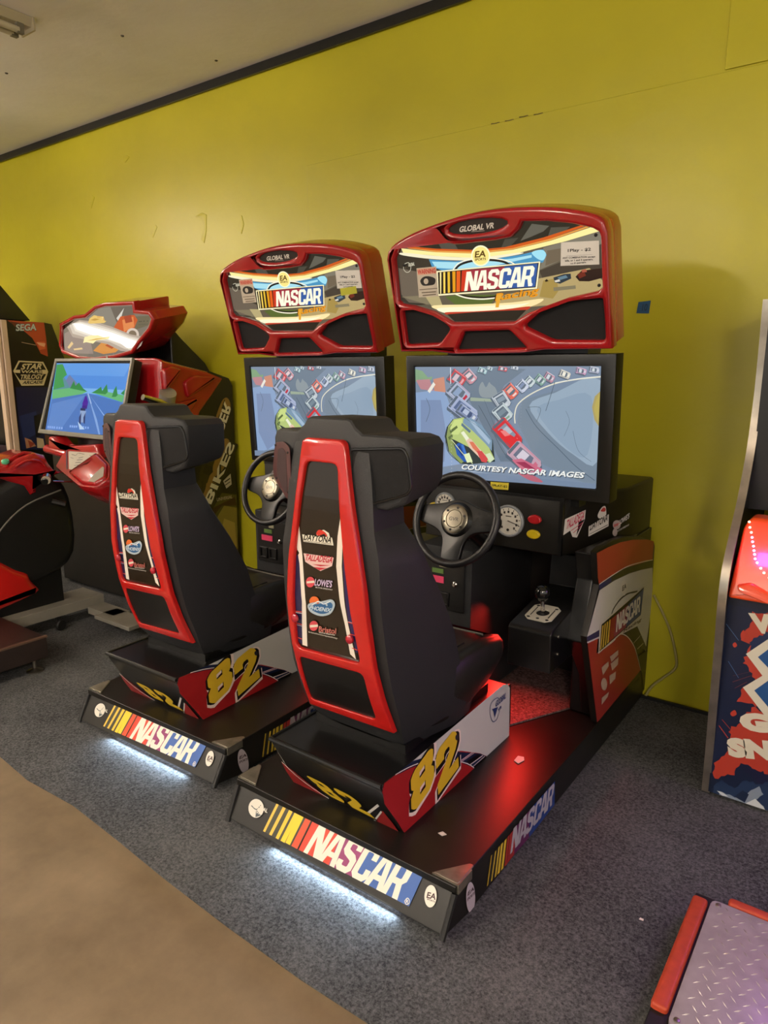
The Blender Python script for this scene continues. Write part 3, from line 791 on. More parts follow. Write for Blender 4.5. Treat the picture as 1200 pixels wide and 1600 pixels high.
'sidebase': '''P 22221a .262,.122 .37,.122 .358,.024 .237,.028
P c0a030 .259,.123 .265,.122 .245,.028 .237,.028
P c4a834 .285,.121 .294,.12 .272,.026 .263,.027
P cdb038 .307,.121 .318,.122 .3,.024 .288,.025
P d6b838 .325,.121 .34,.121 .323,.022 .307,.023
P dcbc34 .349,.119 .364,.12 .348,.021 .331,.022
P a03024 .37,.12 .385,.121 .372,.019 .356,.021
P 9a2c28 .389,.12 .431,.122 .426,.021 .374,.02
P 5f2650 .431,.122 .539,.125 .542,.015 .426,.021
P 24407c .539,.125 .752,.121 .761,.019 .542,.015
N a8a4a8 |NASCAR| .394,.042 .735,.033 .412,.127
O b8aeb4 .132,.062 .16,.042 .129,.117
T 301018 |EA| .111,.081 .151,.075 .115,.094
T 301018 |SPORTS| .109,.064 .155,.057 .111,.074''',
'p82': '''P 9c1d20 .037,.359 .047,.384 .113,.382 .256,.379 .846,.392 .878,.374 .901,.124 .811,.13 .736,.131 .175,.122 .125,.201
P c4c2bd .201,.382 .823,.399 .863,.386 .884,.361 .895,.127 .742,.127 .651,.191 .506,.271 .384,.318
P 16213f .103,.385 .204,.381 .311,.348 .47,.285 .652,.189 .736,.13 .63,.128 .419,.267 .257,.338 .113,.38
P 0d0a0c .545,.21 .631,.198 .667,.172 .575,.185
P 0d0a0c .605,.159 .693,.16 .731,.132 .63,.128
S c4a0a8 .005 .508,.232 .596,.223
S d8c4c4 .004 .575,.182 .674,.172
S d8c4c4 .003 .595,.164 .689,.161
S c4a0a8 .003 .515,.226 .604,.216
S e8d8d2 .003 .103,.384 .183,.371 .272,.345 .385,.296 .508,.227 .58,.177 .631,.128
P 9c1d20 .106,.379 .183,.366 .272,.341 .385,.292 .508,.224 .585,.17 .628,.129 .175,.122 .125,.201 .047,.316 .039,.358 .047,.384
V e8d2c8 |8| .186,.176 .337,.241 .184,.328 .007
V e8d2c8 |2| .344,.158 .5,.206 .335,.327 .007
V 14100e |8| .185,.186 .331,.254 .176,.332 .003
V 14100e |2| .352,.164 .5,.217 .335,.322 .003
V d9b32c |8| .194,.19 .329,.24 .183,.337 0
V d9b32c |2| .355,.179 .491,.216 .33,.346 0
O 2a2a34 .472,.339 .483,.335 .472,.35
S 2c3c6c .003 .752,.368 .721,.36 .719,.32 .742,.281 .774,.275 .798,.302
S 2c3c6c .003 .752,.368 .778,.363 .795,.346
P 2c3c6c .733,.335 .781,.325 .757,.29 .745,.319
I 2c3c6c |GLOBAL| .759,.331 .85,.334 .758,.356
T 2c3c6c |VR| .782,.303 .814,.306 .781,.317''',
'r82': '''P 8a1f20 -.279,-.132 -.191,-.2 -.112,-.256 -.224,-.276 -.272,-.281 -.277,-.24 -.284,-.187
S e0d8d0 .005 -.278,-.133 -.232,-.191 -.173,-.227 -.11,-.249
P 8a1f20 .085,-.26 .148,-.155 .17,-.212 .187,-.277 .165,-.27
P 14141c .054,-.234 .143,-.124 .148,-.155 .085,-.251
S d0ccc8 .009 .069,-.22 .141,-.129
S d0ccc8 .006 .085,-.251 .142,-.163
V 14100e |8| -.114,-.243 -.016,-.242 -.186,-.162 .003
V d2b02c |8| -.107,-.224 -.016,-.228 -.179,-.147 0
V 14100e |2| -.005,-.249 .097,-.242 -.067,-.164 .004
V d2b02c |2| .002,-.231 .093,-.236 -.06,-.146 0''',
'back': '''P 241c12 -.084,1.318 .052,1.329 .063,1.248 .082,1.067 .112,.792 .105,.733 -.106,.724 -.15,.743 -.115,1.036 -.097,1.231
P e4dcd0 -.111,1.126 -.102,1.166 -.083,1.03 -.08,.877 -.099,.723 -.12,.724 -.099,.873
P 232046 -.115,1.068 -.111,1.089 -.097,1.006 -.096,.88 -.121,.726 -.141,.73 -.125,.868
S c84a40 .003 -.133,.84 -.102,.844
S c84a40 .003 -.14,.799 -.109,.798
S c84a40 .003 -.147,.747 -.118,.745
S d8d0cc .002 -.133,.836 -.102,.839
S d8d0cc .001 -.141,.792 -.11,.793
P e4dcd0 .07,1.19 .057,1.113 .052,1.021 .059,.928 .073,.838 .08,.744 .101,.731 .098,.754 .086,.842 .077,.932 .073,1.025 .077,1.116
P 2a2250 .085,1.098 .077,1.026 .082,.933 .09,.842 .104,.756 .11,.757 .119,.833 .103,.9 .09,.987
S c8443c .003 .086,.853 .11,.852
S e0d4d0 .001 .086,.855 .11,.855
S c8443c .003 .087,.814 .113,.814
S c8443c .003 .09,.768 .111,.766
S e0a0a0 .002 .087,1.068 .09,.987 .103,.9 .118,.838
P d8d4c4 -.028,1.096 -.018,1.118 .005,1.126 .024,1.119 .031,1.1
C c03428 -.025,1.109 -.015,1.123 .006,1.121 .018,1.108 -.008,1.104
P 1a160e -.016,1.105 .006,1.114 .018,1.105 -.008,1.099
P d8d4c4 -.082,1.1 .037,1.107 .043,1.084 -.076,1.078
I 1a160e |DAYTONA| -.077,1.083 .037,1.09 -.075,1.102
T 1a160e |INTERNATIONAL SPEEDWAY| -.073,1.079 .037,1.086 -.072,1.082
P d8b8b4 -.076,1.042 .044,1.048 .037,1.021 -.01,.997 -.043,1.007 -.07,1.016
I b02838 |TALLADEGA| -.073,1.02 .041,1.03 -.069,1.041
P b02838 -.043,1.013 .031,1.022 -.009,1.012
P b02838 -.037,1.005 .017,1.011 -.013,.999
O c84a54 -.053,.954 -.035,.958 -.052,.971
P d8d4c4 -.067,.954 -.036,.962 -.036,.955 -.068,.947
I b8a8c8 |LOWE'S| -.037,.946 .037,.953 -.036,.969
T a8a4a0 |MOTOR SPEEDWAY| -.032,.939 .037,.944 -.032,.944
O d86a34 -.04,.894 -.02,.898 -.039,.911
C a8b8c4 -.066,.88 -.009,.901 .032,.915 .043,.898 .021,.866 -.022,.849 -.063,.855
C 2c5c8c -.06,.876 -.009,.895 .025,.905 .034,.894 .015,.87 -.021,.857 -.055,.863
S d8e0e4 .003 -.052,.878 -.023,.898 -.002,.894 .025,.908
I c0d0dc |PHOENIX| -.066,.861 .025,.872 -.061,.876
O c84a54 -.055,.808 -.036,.813 -.052,.826
P d8d4c4 -.071,.807 -.036,.817 -.037,.809 -.072,.798
T a86058 |Bristol| -.037,.792 .035,.801 -.033,.813
T c8c4bc |MOTOR SPEEDWAY| -.035,.788 .031,.795 -.035,.792
T a8a49c |bristolmotorspeedway| -.081,.777 .039,.784 -.08,.784''',
'panel': '''P a33a28 1.053,.913 1.18,.909 1.33,.898 1.495,.875 1.729,.829 1.834,.799 1.836,.704 1.439,.761 1.102,.775 1.083,.81
P 2b2a1c 1.101,.781 1.396,.772 1.84,.708 1.845,.669 1.445,.732 1.113,.753
P 27285a 1.102,.776 1.243,.773 1.247,.753 1.11,.754
S d8ccc4 .004 1.102,.778 1.243,.777 1.437,.769 1.66,.739 1.84,.708
P c8c4ba 1.11,.752 1.286,.747 1.487,.728 1.669,.701 1.845,.669 1.892,.516 1.844,.252 1.773,.292 1.683,.367 1.397,.488 1.334,.508 1.007,.57 1.002,.596
P 2c2650 .999,.597 1.146,.581 1.146,.552 1.006,.575
P 3a3226 1.442,.467 1.667,.432 1.886,.238 1.775,.283 1.66,.367
P 27231a 1.53,.449 1.645,.427 1.768,.309 1.695,.318 1.609,.391
S b8b0a4 .004 1.697,.31 1.793,.308
S b8b0a4 .004 1.627,.363 1.73,.367
P 9c2c26 1.01,.569 1.126,.549 1.12,.488 1.323,.472 1.399,.479 1.512,.434 1.629,.355 1.778,.174 1.187,.162
S d8c8c0 .003 1.01,.569 1.153,.547
S d8c8c0 .004 1.138,.485 1.323,.472 1.399,.479 1.512,.434 1.63,.351 1.707,.269 1.783,.172
P 201c14 1.844,.252 1.899,.53 1.881,-.018 1.812,.138 1.776,.182 1.72,.264
S 2a2620 .008 1.269,.595 1.292,.621 1.365,.64 1.445,.642 1.509,.635 1.565,.623 1.623,.613
S d0c8bc .003 1.253,.587 1.271,.634 1.363,.651 1.464,.647 1.622,.617
O cfc8bc 1.415,.683 1.459,.672 1.407,.72
T 3a3028 |EA| 1.394,.672 1.448,.673 1.393,.696
P c8beb0 1.133,.608 1.727,.609 1.709,.467 1.142,.48
P 201a12 1.157,.598 1.721,.605 1.702,.476 1.151,.486
P d0a83c 1.166,.589 1.182,.589 1.172,.491 1.158,.49
P d0a83c 1.192,.589 1.207,.589 1.2,.49 1.186,.49
P d0a83c 1.218,.589 1.234,.589 1.229,.489 1.213,.49
P d0a83c 1.247,.589 1.265,.588 1.259,.49 1.24,.49
P 8e2c24 1.269,.587 1.328,.587 1.323,.488 1.262,.49
P 8e3048 1.328,.587 1.488,.586 1.484,.485 1.323,.488
P 3a4a78 1.488,.586 1.717,.602 1.702,.479 1.484,.485
N d8d0c8 |NASCAR| 1.345,.505 1.678,.5 1.342,.583
I 6a5a3c |Racing| 1.442,.467 1.711,.44 1.459,.486
P c0a090 1.187,.405 1.27,.402 1.28,.378 1.213,.362
P c0a090 1.286,.417 1.394,.41 1.399,.387 1.312,.384
P c0a090 1.303,.38 1.405,.375 1.405,.34 1.33,.339
O c0a090 1.235,.314 1.275,.298 1.229,.344
P c0a090 1.294,.329 1.384,.316 1.381,.282 1.312,.284
P c0a090 1.214,.261 1.305,.252 1.297,.234 1.22,.228''',
'console': '''P cfc8c4 .011,.102 .124,.129 .122,.09 .083,.018 .057,.024 .043,.052 .006,.037
P 0f0f0f .087,.083 .121,.09 .079,.025 .085,.059
I b83050 |TALLADEGA| .018,.058 .122,.092 .017,.095
S b83050 .003 .047,.051 .113,.078
S b83050 .003 .06,.04 .105,.066
C d0ccc4 .194,.098 .214,.128 .236,.132 .244,.105 .24,.09 .209,.083
C b03a34 .21,.115 .227,.128 .24,.119 .233,.11
P d0ccc4 .146,.057 .26,.096 .263,.045 .148,.014
I 16140e |DAYTONA| .153,.037 .259,.07 .152,.067
P 3a382e .152,.024 .258,.053 .259,.05 .152,.022
O a89a98 .312,.045 .336,.043 .31,.065
P b06060 .293,.048 .33,.053 .331,.043 .295,.036
I c8c4c4 |LOWE'S| .322,.039 .389,.066 .321,.063
T a8a4a4 |MOTOR SPEEDWAY| .317,.012 .39,.033 .316,.02
O a89a98 .304,.013 .319,.012 .303,.03''',
'bscr': '''P 4f8fe0 -.42,.01 .423,.014 .447,.372 .463,.467 -.379,.476
P 5f9ee8 -.42,.01 .423,.014 .385,.096 -.41,.091
P 79b4ee -.409,.175 .45,.181 .456,.223 .037,.212 -.385,.246
P 6f7fa8 -.314,.197 -.23,.09 -.029,.191
P 5a8f9c -.401,.139 -.344,.067 -.169,.194 -.391,.198
P 66b878 -.399,.198 -.156,.176 .014,.201 -.038,.219 -.379,.26
P 66b878 .055,.206 .24,.196 .426,.214 .424,.258 .114,.21
P 3f9a52 -.416,.02 -.342,.017 -.261,.09 -.304,.114 -.26,.172 -.392,.196
P 2f8a48 -.188,.182 -.163,.13 -.13,.164 -.098,.141 -.034,.18 .024,.201
P 2f8a48 .074,.206 .132,.182 .163,.165 .186,.192 .219,.147 .249,.196 .228,.213
P 2f8a48 .302,.228 .309,.184 .326,.156 .359,.215 .342,.226
P 2f8a48 .387,.204 .422,.176 .426,.214
P 4a78c0 -.379,.26 .027,.21 .424,.258 .463,.467 -.379,.476
P 5c88cc -.366,.292 .003,.224 -.189,.46 -.356,.469
P 84a8e0 .042,.223 .193,.373 .265,.468 .247,.469
P 90b4ea .061,.223 .254,.338 .342,.377 .306,.379
P b0c8f0 .028,.212 .041,.212 .1,.277 .089,.278
P 4a1a9c .007,.235 .022,.224 .058,.268 .059,.295 .013,.303 -.005,.281
P 3a1488 -.001,.292 .057,.29 .059,.312 .002,.314
P 20305c -.014,.309 .045,.311 .045,.335 -.007,.337
P 90a8d0 -.012,.326 .057,.326 .066,.401 .012,.404
P 28386c -.008,.371 .006,.337 .038,.447 .017,.437
P 28386c .042,.369 .054,.335 .074,.412 .054,.402
P 88acec -.361,.445 -.342,.444 -.338,.459 -.357,.46
P 88acec -.335,.445 -.316,.444 -.312,.459 -.331,.46
P 88acec -.309,.445 -.29,.444 -.286,.459 -.305,.46
P 88acec -.283,.445 -.265,.444 -.261,.459 -.28,.46
P 88acec -.249,.445 -.231,.444 -.227,.459 -.246,.46
P 88acec -.22,.445 -.202,.444 -.198,.459 -.216,.46
P 88acec -.191,.445 -.173,.444 -.169,.459 -.187,.459
P 88acec -.095,.427 -.077,.426 -.074,.441 -.091,.442
P 88acec -.071,.427 -.053,.426 -.049,.441 -.067,.442
P 88acec -.047,.427 -.029,.426 -.026,.441 -.043,.442
P 88acec -.023,.426 -.006,.425 -.002,.439 -.02,.44
P 88acec .028,.427 .046,.426 .049,.44 .032,.441
P 88acec .056,.426 .073,.425 .076,.44 .059,.441
P 88acec .083,.427 .1,.426 .104,.441 .087,.441
P 88acec .11,.427 .127,.426 .131,.44 .114,.441
P b8d4f4 -.01,.399 .086,.445 .03,.45''',
'bmar': '''P 7d7468 -.5,.012 -.297,.085 -.165,.085 -.021,.138 .087,.146 .369,.138 .355,.088 .516,.071 .476,.004 .337,-.075 .242,-.132 .043,-.162 -.191,-.18 -.381,-.167 -.556,-.127
P 8a8478 -.022,.136 .363,.137 .351,.088 .208,.002 -.153,.046 -.158,.079
P 6a6258 .12,.137 .364,.134 .348,.08 .154,.004
P 9a8a80 -.495,-.011 -.279,.039 -.201,-.053 -.209,-.154 -.456,-.146 -.548,-.121
P 6c6450 .344,.07 .506,.069 .473,.014 .31,-.011
S 4a4438 .004 .375,.038 .41,.039
S 4a4438 .004 .421,.039 .439,.039
S 4a4438 .004 .456,.038 .473,.039
S 5a5448 .003 .367,.02 .462,.021
P d8d4c8 .154,.067 .261,.125 .23,.095 .176,.035
P e0b060 -.138,.078 -.072,.092 .02,.083 .022,.045 -.173,.047
P ffe9b0 -.133,.067 .019,.081 -.006,.06 -.148,.057
P c8582c .075,-.005 .203,.076 .348,.08 .37,.049 .314,-.001 .199,-.061 .075,-.048
P e08850 .212,.054 .335,.07 .319,.009 .199,-.019
P a8442c .239,.074 .314,.082 .314,.04 .239,.033
O d8c8b8 .282,-.037 .348,-.039 .298,.002
O 80705c .282,-.037 .324,-.038 .292,-.012
P d8924a -.198,-.132 -.073,-.078 .086,-.064 .186,-.093 .05,-.146 -.09,-.156
P b85430 -.045,-.1 .065,-.069 .135,-.082 .022,-.123
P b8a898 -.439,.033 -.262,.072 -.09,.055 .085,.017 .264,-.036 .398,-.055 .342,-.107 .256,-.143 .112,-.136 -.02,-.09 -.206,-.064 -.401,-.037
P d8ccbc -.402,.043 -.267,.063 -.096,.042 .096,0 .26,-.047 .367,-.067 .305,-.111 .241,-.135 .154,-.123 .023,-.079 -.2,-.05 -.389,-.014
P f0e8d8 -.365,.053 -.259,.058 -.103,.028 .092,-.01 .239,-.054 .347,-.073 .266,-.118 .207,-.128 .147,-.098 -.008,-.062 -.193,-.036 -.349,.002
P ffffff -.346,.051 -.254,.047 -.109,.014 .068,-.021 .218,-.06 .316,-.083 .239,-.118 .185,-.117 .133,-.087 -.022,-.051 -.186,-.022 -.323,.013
P e8c470 -.171,.052 -.138,.078 -.08,.096 -.053,.092 -.05,.077 .013,.077 -.005,.063 .041,.054 .009,.043 -.155,.044
P c89a48 -.133,.067 -.08,.076 -.025,.068 -.087,.061
P fff0b0 -.292,-.079 -.256,-.04 -.191,-.033 -.091,-.031 -.039,-.045 .039,-.043 .013,-.059 -.127,-.065 -.176,-.085 -.252,-.074
P e0b860 -.238,-.065 -.121,-.052 .007,-.051 -.146,-.063
P e8c890 -.5,-.104 -.426,-.065 -.413,-.082 -.485,-.116
P e8c890 -.43,-.115 -.321,-.109 -.317,-.121 -.425,-.126''',
'bside': '''P 4e4a1c 3.027,.393 3.081,.653 3.162,.744 3.296,.71 3.278,.182 3.133,.278
P 8a7c38 3.063,.37 3.114,.587 3.175,.652 3.291,.618 3.28,.245 3.209,.23
P b09a4c 3.124,.434 3.17,.562 3.265,.515 3.275,.341 3.173,.3
P 3a1c10 3,.533 3.081,.653 3.275,.697 3.292,.634 3.156,.655 3.077,.594
P 5a2c18 3.173,.285 3.284,.323 3.278,.182
C 8a6a30 3.138,1.258 3.2,1.369 3.248,1.388 3.274,1.337 3.25,1.251 3.207,1.167 3.149,1.142 3.123,1.173
C 8a6a30 3.101,.959 3.164,1.083 3.222,1.115 3.255,1.075 3.233,.974 3.151,.88 3.096,.886
C 8a6a30 2.986,.741 3.049,.863 3.115,.899 3.109,.797 3.055,.686 3.01,.694
V 2a2210 |BIKES| 3.007,.701 3.25,1.098 3.082,.667 .004
T d8d2b8 |BIKES| 3.002,.709 3.24,1.094 3.064,.678
V 2a2210 |SUPER| 2.909,.767 3.219,1.368 2.986,.734 .004
T d8d2b8 |UPER| 3.092,1.111 3.223,1.368 3.16,1.083
P c8c0b0 3.176,.825 3.246,.868 3.251,.792 3.202,.769
S 3a3428 .009 3.189,.815 3.24,.836
S 3a3428 .006 3.192,.793 3.239,.812
T a89c88 |UNIVERSAL| 3.112,.692 3.252,.693 3.113,.715''',
'bstk': '''P b8b0a0 -.325,.104 -.32,.109 -.015,.123 -.03,-.036 -.133,-.038
S 2a2420 .004 -.263,.085 -.209,.081 -.211,.101 -.137,.099
S 2a2420 .006 -.155,.062 -.12,.076
S 2a2420 .006 -.149,.043 -.098,.054
S 2a2420 .006 -.137,.02 -.086,.031
S 2a2420 .005 -.12,-.003 -.074,.008
S 2a2420 .003 -.239,.057 -.197,.052
S 2a2420 .003 -.075,.096 -.044,.09
P 3a1430 -.364,.11 -.347,.111 -.143,-.04 -.156,-.041''',
'sw': '''P 14100e 2.704,1.937 2.996,1.934 2.966,.937 2.711,.961
P a34026 2.712,1.938 2.996,1.934 3.001,1.817 3.001,1.674 2.945,1.696 2.922,1.751 2.89,1.813 2.839,1.857 2.813,1.874
P c8603a 2.926,1.787 2.988,1.789 2.988,1.734 2.938,1.723
P 5a2418 2.729,1.932 2.8,1.922 2.831,1.865 2.785,1.872
P d8a080 2.916,1.782 2.992,1.775 2.979,1.747 2.942,1.76
S b89880 .004 2.803,1.779 2.913,1.76
T 7a8a90 |SEGA| 2.764,1.858 2.929,1.869 2.772,1.914
V 20282c |SEGA| 2.764,1.858 2.929,1.869 2.772,1.914 .002
T b0bcbc |SEGA| 2.768,1.861 2.928,1.872 2.775,1.912
P c8bc90 2.765,1.641 2.958,1.633 2.991,1.557 2.944,1.45 2.768,1.451 2.716,1.563
P 14100e 2.773,1.631 2.947,1.622 2.976,1.571 2.735,1.572
P 14100e 2.725,1.55 2.973,1.538 2.939,1.492 2.759,1.495
T c8bc90 |STAR| 2.772,1.572 2.937,1.576 2.795,1.617
P 14100e 2.77,1.574 2.942,1.573 2.941,1.542 2.767,1.544
T c8bc90 |WARS| 2.771,1.547 2.937,1.546 2.779,1.569
T c8bc90 |TRILOGY| 2.759,1.499 2.939,1.5 2.772,1.536
I 14100e |ARCADE| 2.774,1.463 2.939,1.464 2.781,1.487
P 1c2040 2.721,1.441 2.997,1.435 2.966,.937 2.707,.961
P 24305c 2.725,1.221 2.861,1.251 2.873,1.089 2.742,1.024
P 101018 2.838,1.215 2.948,1.247 2.942,1.094 2.839,1.044
P a87858 2.749,1.052 2.799,1.029 2.832,.978 2.754,.966
P 8a3a28 2.771,1.031 2.825,.998 2.783,.968
P b8a888 2.844,1.044 2.896,1.03 2.903,.953 2.84,.963
P 5a4030 2.91,1.067 2.957,1.045 2.957,.947 2.914,.961''',
'sno': '''P 161f38 -.425,.764 -.282,.767 -.172,.776 -.083,-.052 -.201,-.044 -.399,-.041 -.417,.366
P a8382a -.331,.757 -.321,.752 -.311,.752 -.301,.755 -.291,.756 -.282,.763 -.272,.756 -.263,.76 -.253,.758 -.244,.77 -.235,.761 -.226,.765 -.216,.77 -.207,.768 -.198,.77 -.189,.761 -.18,.764 -.171,.769 -.167,.759 -.171,.748 -.163,.739 -.162,.729 -.17,.716 -.169,.706 -.161,.697 -.159,.687 -.159,.676 -.154,.667 -.163,.654 -.163,.643 -.159,.633 -.15,.625 -.154,.613 -.16,.601 -.146,.594 -.153,.581 -.15,.571 -.153,.56 -.15,.55 -.144,.54 -.144,.53 -.141,.52 -.138,.509 -.146,.496 -.141,.487 -.145,.475 -.14,.465 -.131,.457 -.138,.444 -.133,.434 -.132,.423 -.127,.414 -.137,.4 -.132,.39 -.128,.38 -.134,.367 -.13,.357 -.124,.348 -.122,.338 -.121,.327 -.12,.316 -.127,.302 -.115,.295 -.112,.285 -.112,.274 -.121,.259 -.121,.248 -.108,.241 -.112,.228 -.107,.219 -.11,.206 -.116,.193 -.108,.184 -.118,.177 -.127,.184 -.136,.182 -.145,.174 -.154,.17 -.164,.172 -.173,.177 -.183,.159 -.192,.161 -.202,.164 -.211,.169 -.221,.158 -.232,.154 -.238,.17 -.251,.156 -.26,.16 -.27,.159 -.277,.17 -.288,.176 -.3,.173 -.312,.174 -.316,.16 -.326,.148 -.329,.133 -.327,.118 -.339,.115 -.351,.114 -.36,.103 -.371,.099 -.38,.083 -.392,.081 -.398,.091 -.402,.102 -.396,.118 -.396,.131 -.401,.142 -.392,.152 -.383,.162 -.378,.176 -.368,.184 -.363,.198 -.357,.212 -.352,.225 -.346,.238 -.352,.248 -.356,.259 -.354,.276 -.364,.282 -.356,.292 -.357,.307 -.34,.309 -.336,.32 -.329,.33 -.331,.346 -.321,.353 -.316,.364 -.312,.378 -.298,.381 -.299,.4 -.287,.406 -.296,.415 -.309,.412 -.321,.411 -.334,.411 -.348,.407 -.344,.419 -.337,.43 -.335,.442 -.339,.455 -.333,.468 -.323,.475 -.311,.48 -.302,.487 -.296,.499 -.298,.511 -.308,.515 -.308,.529 -.319,.533 -.322,.547 -.329,.556 -.342,.558 -.335,.568 -.342,.582 -.329,.59 -.333,.603 -.331,.614 -.327,.624 -.322,.634 -.339,.638 -.356,.642 -.356,.653 -.352,.664 -.349,.675 -.343,.686 -.334,.696 -.333,.71 -.326,.722 -.334,.733 -.331,.745
C b03a2a -.381,.62 -.374,.63 -.366,.62 -.374,.61
C b03a2a -.359,.665 -.35,.682 -.344,.656 -.353,.643
C b03a2a -.364,.357 -.351,.373 -.343,.359 -.356,.347
P 1b2a4c -.329,.64 -.321,.648 -.317,.661 -.306,.665 -.3,.675 -.289,.675 -.285,.692 -.274,.692 -.273,.68 -.27,.668 -.271,.655 -.277,.645 -.289,.643 -.297,.637 -.301,.624 -.313,.617 -.319,.604 -.324,.615 -.322,.63
P 16223e -.287,.406 -.262,.421 -.247,.418 -.244,.387 -.272,.394
S b03a2a .002 -.389,.324 -.35,.287
S b03a2a .003 -.397,.297 -.362,.258
S 6a3438 .001 -.37,.502 -.313,.534
S 6a3438 .002 -.368,.479 -.311,.519
S 6a3438 .002 -.359,.457 -.322,.492
S 4a6a90 .002 -.409,.693 -.363,.64
S 4a6a90 .002 -.389,.554 -.35,.5
V cfc8b4 |WINTER| -.32,.682 .041,.731 -.338,.746 .003
V cfc8b4 |GAMES| -.314,.307 .081,.393 -.334,.367 .005
V cfc8b4 |SNOCROSS| -.348,.191 .225,.326 -.363,.257 .005
P d0cbb8 -.335,.596 -.227,.718 -.173,.671 -.25,.567 -.197,.55 -.146,.418 -.19,.356 -.255,.383 -.333,.468 -.276,.529
P 1f4c80 -.297,.594 -.213,.699 -.186,.675 -.257,.573 -.242,.546
P 1f4c80 -.296,.467 -.246,.529 -.186,.444 -.195,.402 -.247,.418
P 1a1c38 -.311,.162 -.301,.166 -.292,.164 -.282,.164 -.273,.167 -.263,.167 -.254,.164 -.244,.163 -.234,.16 -.223,.162 -.213,.161 -.204,.157 -.195,.151 -.186,.148 -.177,.159 -.168,.156 -.159,.156 -.15,.155 -.141,.158 -.133,.153 -.124,.153 -.115,.159 -.106,.161 -.101,.146 -.103,.13 -.112,.132 -.121,.13 -.13,.122 -.14,.124 -.149,.123 -.158,.122 -.167,.11 -.177,.108 -.187,.113 -.196,.104 -.206,.101 -.215,.102 -.226,.101 -.23,.115 -.242,.114 -.251,.118 -.256,.129 -.268,.128 -.274,.138 -.282,.147 -.295,.145 -.299,.162
P 223250 -.393,.05 -.386,.064 -.376,.074 -.367,.086 -.359,.079 -.35,.076 -.341,.072 -.331,.072 -.323,.068 -.313,.079 -.306,.094 -.299,.107 -.287,.114 -.277,.111 -.266,.118 -.256,.109 -.245,.115 -.235,.117 -.228,.13 -.218,.134 -.209,.137 -.201,.133 -.191,.14 -.182,.141 -.174,.142 -.165,.141 -.156,.139 -.148,.136 -.139,.145 -.13,.137 -.122,.143 -.113,.14 -.104,.145 -.106,.133 -.099,.124 -.102,.11 -.096,.101 -.094,.09 -.096,.077 -.098,.064 -.095,.053 -.091,.043 -.095,.029 -.094,.017 -.087,.008 -.088,-.005 -.088,-.017 -.089,-.03 -.081,-.039 -.083,-.052 -.092,-.051 -.1,-.045 -.11,-.049 -.118,-.047 -.127,-.046 -.137,-.048 -.146,-.05 -.155,-.046 -.164,-.046 -.173,-.048 -.181,-.041 -.192,-.047 -.201,-.044 -.21,-.045 -.218,-.041 -.228,-.041 -.237,-.04 -.246,-.043 -.257,-.048 -.265,-.041 -.274,-.04 -.284,-.043 -.293,-.042 -.303,-.045 -.313,-.046 -.322,-.045 -.333,-.05 -.342,-.044 -.351,-.041 -.362,-.05 -.371,-.043 -.381,-.044 -.391,-.046 -.395,-.034 -.396,-.02 -.391,-.005 -.395,.008 -.394,.022 -.391,.036
P 7d8898 -.381,.037 -.37,.033 -.358,.037 -.348,.033 -.337,.037 -.328,.035 -.319,.031 -.308,.036 -.299,.035 -.289,.044 -.283,.057 -.276,.069 -.269,.081 -.26,.089 -.252,.098 -.244,.107 -.239,.098 -.235,.087 -.228,.08 -.237,.07 -.244,.057 -.251,.045 -.24,.045 -.232,.038 -.223,.034 -.218,.022 -.207,.021 -.209,.006 -.203,-.006 -.203,-.02 -.212,-.014 -.224,-.018 -.231,-.007 -.243,-.012 -.25,-.001 -.261,-.001 -.271,0 -.281,.003 -.291,.002 -.302,-.001 -.313,-.004 -.323,-.01 -.334,-.011 -.344,-.009 -.349,.003 -.357,.01 -.369,.014 -.371,.03
P 16223c -.32,.035 -.295,.071 -.274,.062 -.284,.024
P c8ccd0 -.29,.013 -.252,.053 -.223,.031 -.206,.005 -.225,-.012
P c8ccd0 -.38,.036 -.363,.037 -.34,.027 -.361,.023''',
}
# ---------------------------------------------------------------- materials
RED = mat('glossy_red_plastic', '9c1418', 0.22, coat=0.6, spec=0.5)
BRED = mat('bright_red_plastic', 'b81a16', 0.24, coat=0.5)
BLK = mat('black_textured_plastic', '1f2022', 0.55, bump=0.5, bscale=400)
BLKS = mat('black_satin_plastic', '0d0d0d', 0.32)
WOOD = mat('black_laminate', '15130f', 0.38, var=0.25, vscale=9)
GRIL = mat('black_grille_cloth', '08080a', 0.8, bump=1.0, bscale=900)
RUB = mat('black_rubber', '0b0b0b', 0.6)
VINYL = mat('black_vinyl_seat', '1c1b18', 0.36, bump=0.3, bscale=500)
CHROME = mat('polished_chrome', 'c8c4bc', 0.12, metal=1.0)
STEEL = mat('brushed_steel', '9a958a', 0.35, metal=1.0)
ALU = mat('dull_aluminium', '8f8a7c', 0.45, metal=0.8, var=0.2, vscale=30)
WHITE = mat('white_print', 'c9c6bd', 0.4)
CREAM = mat('cream_trim', 'c2ab92', 0.45)

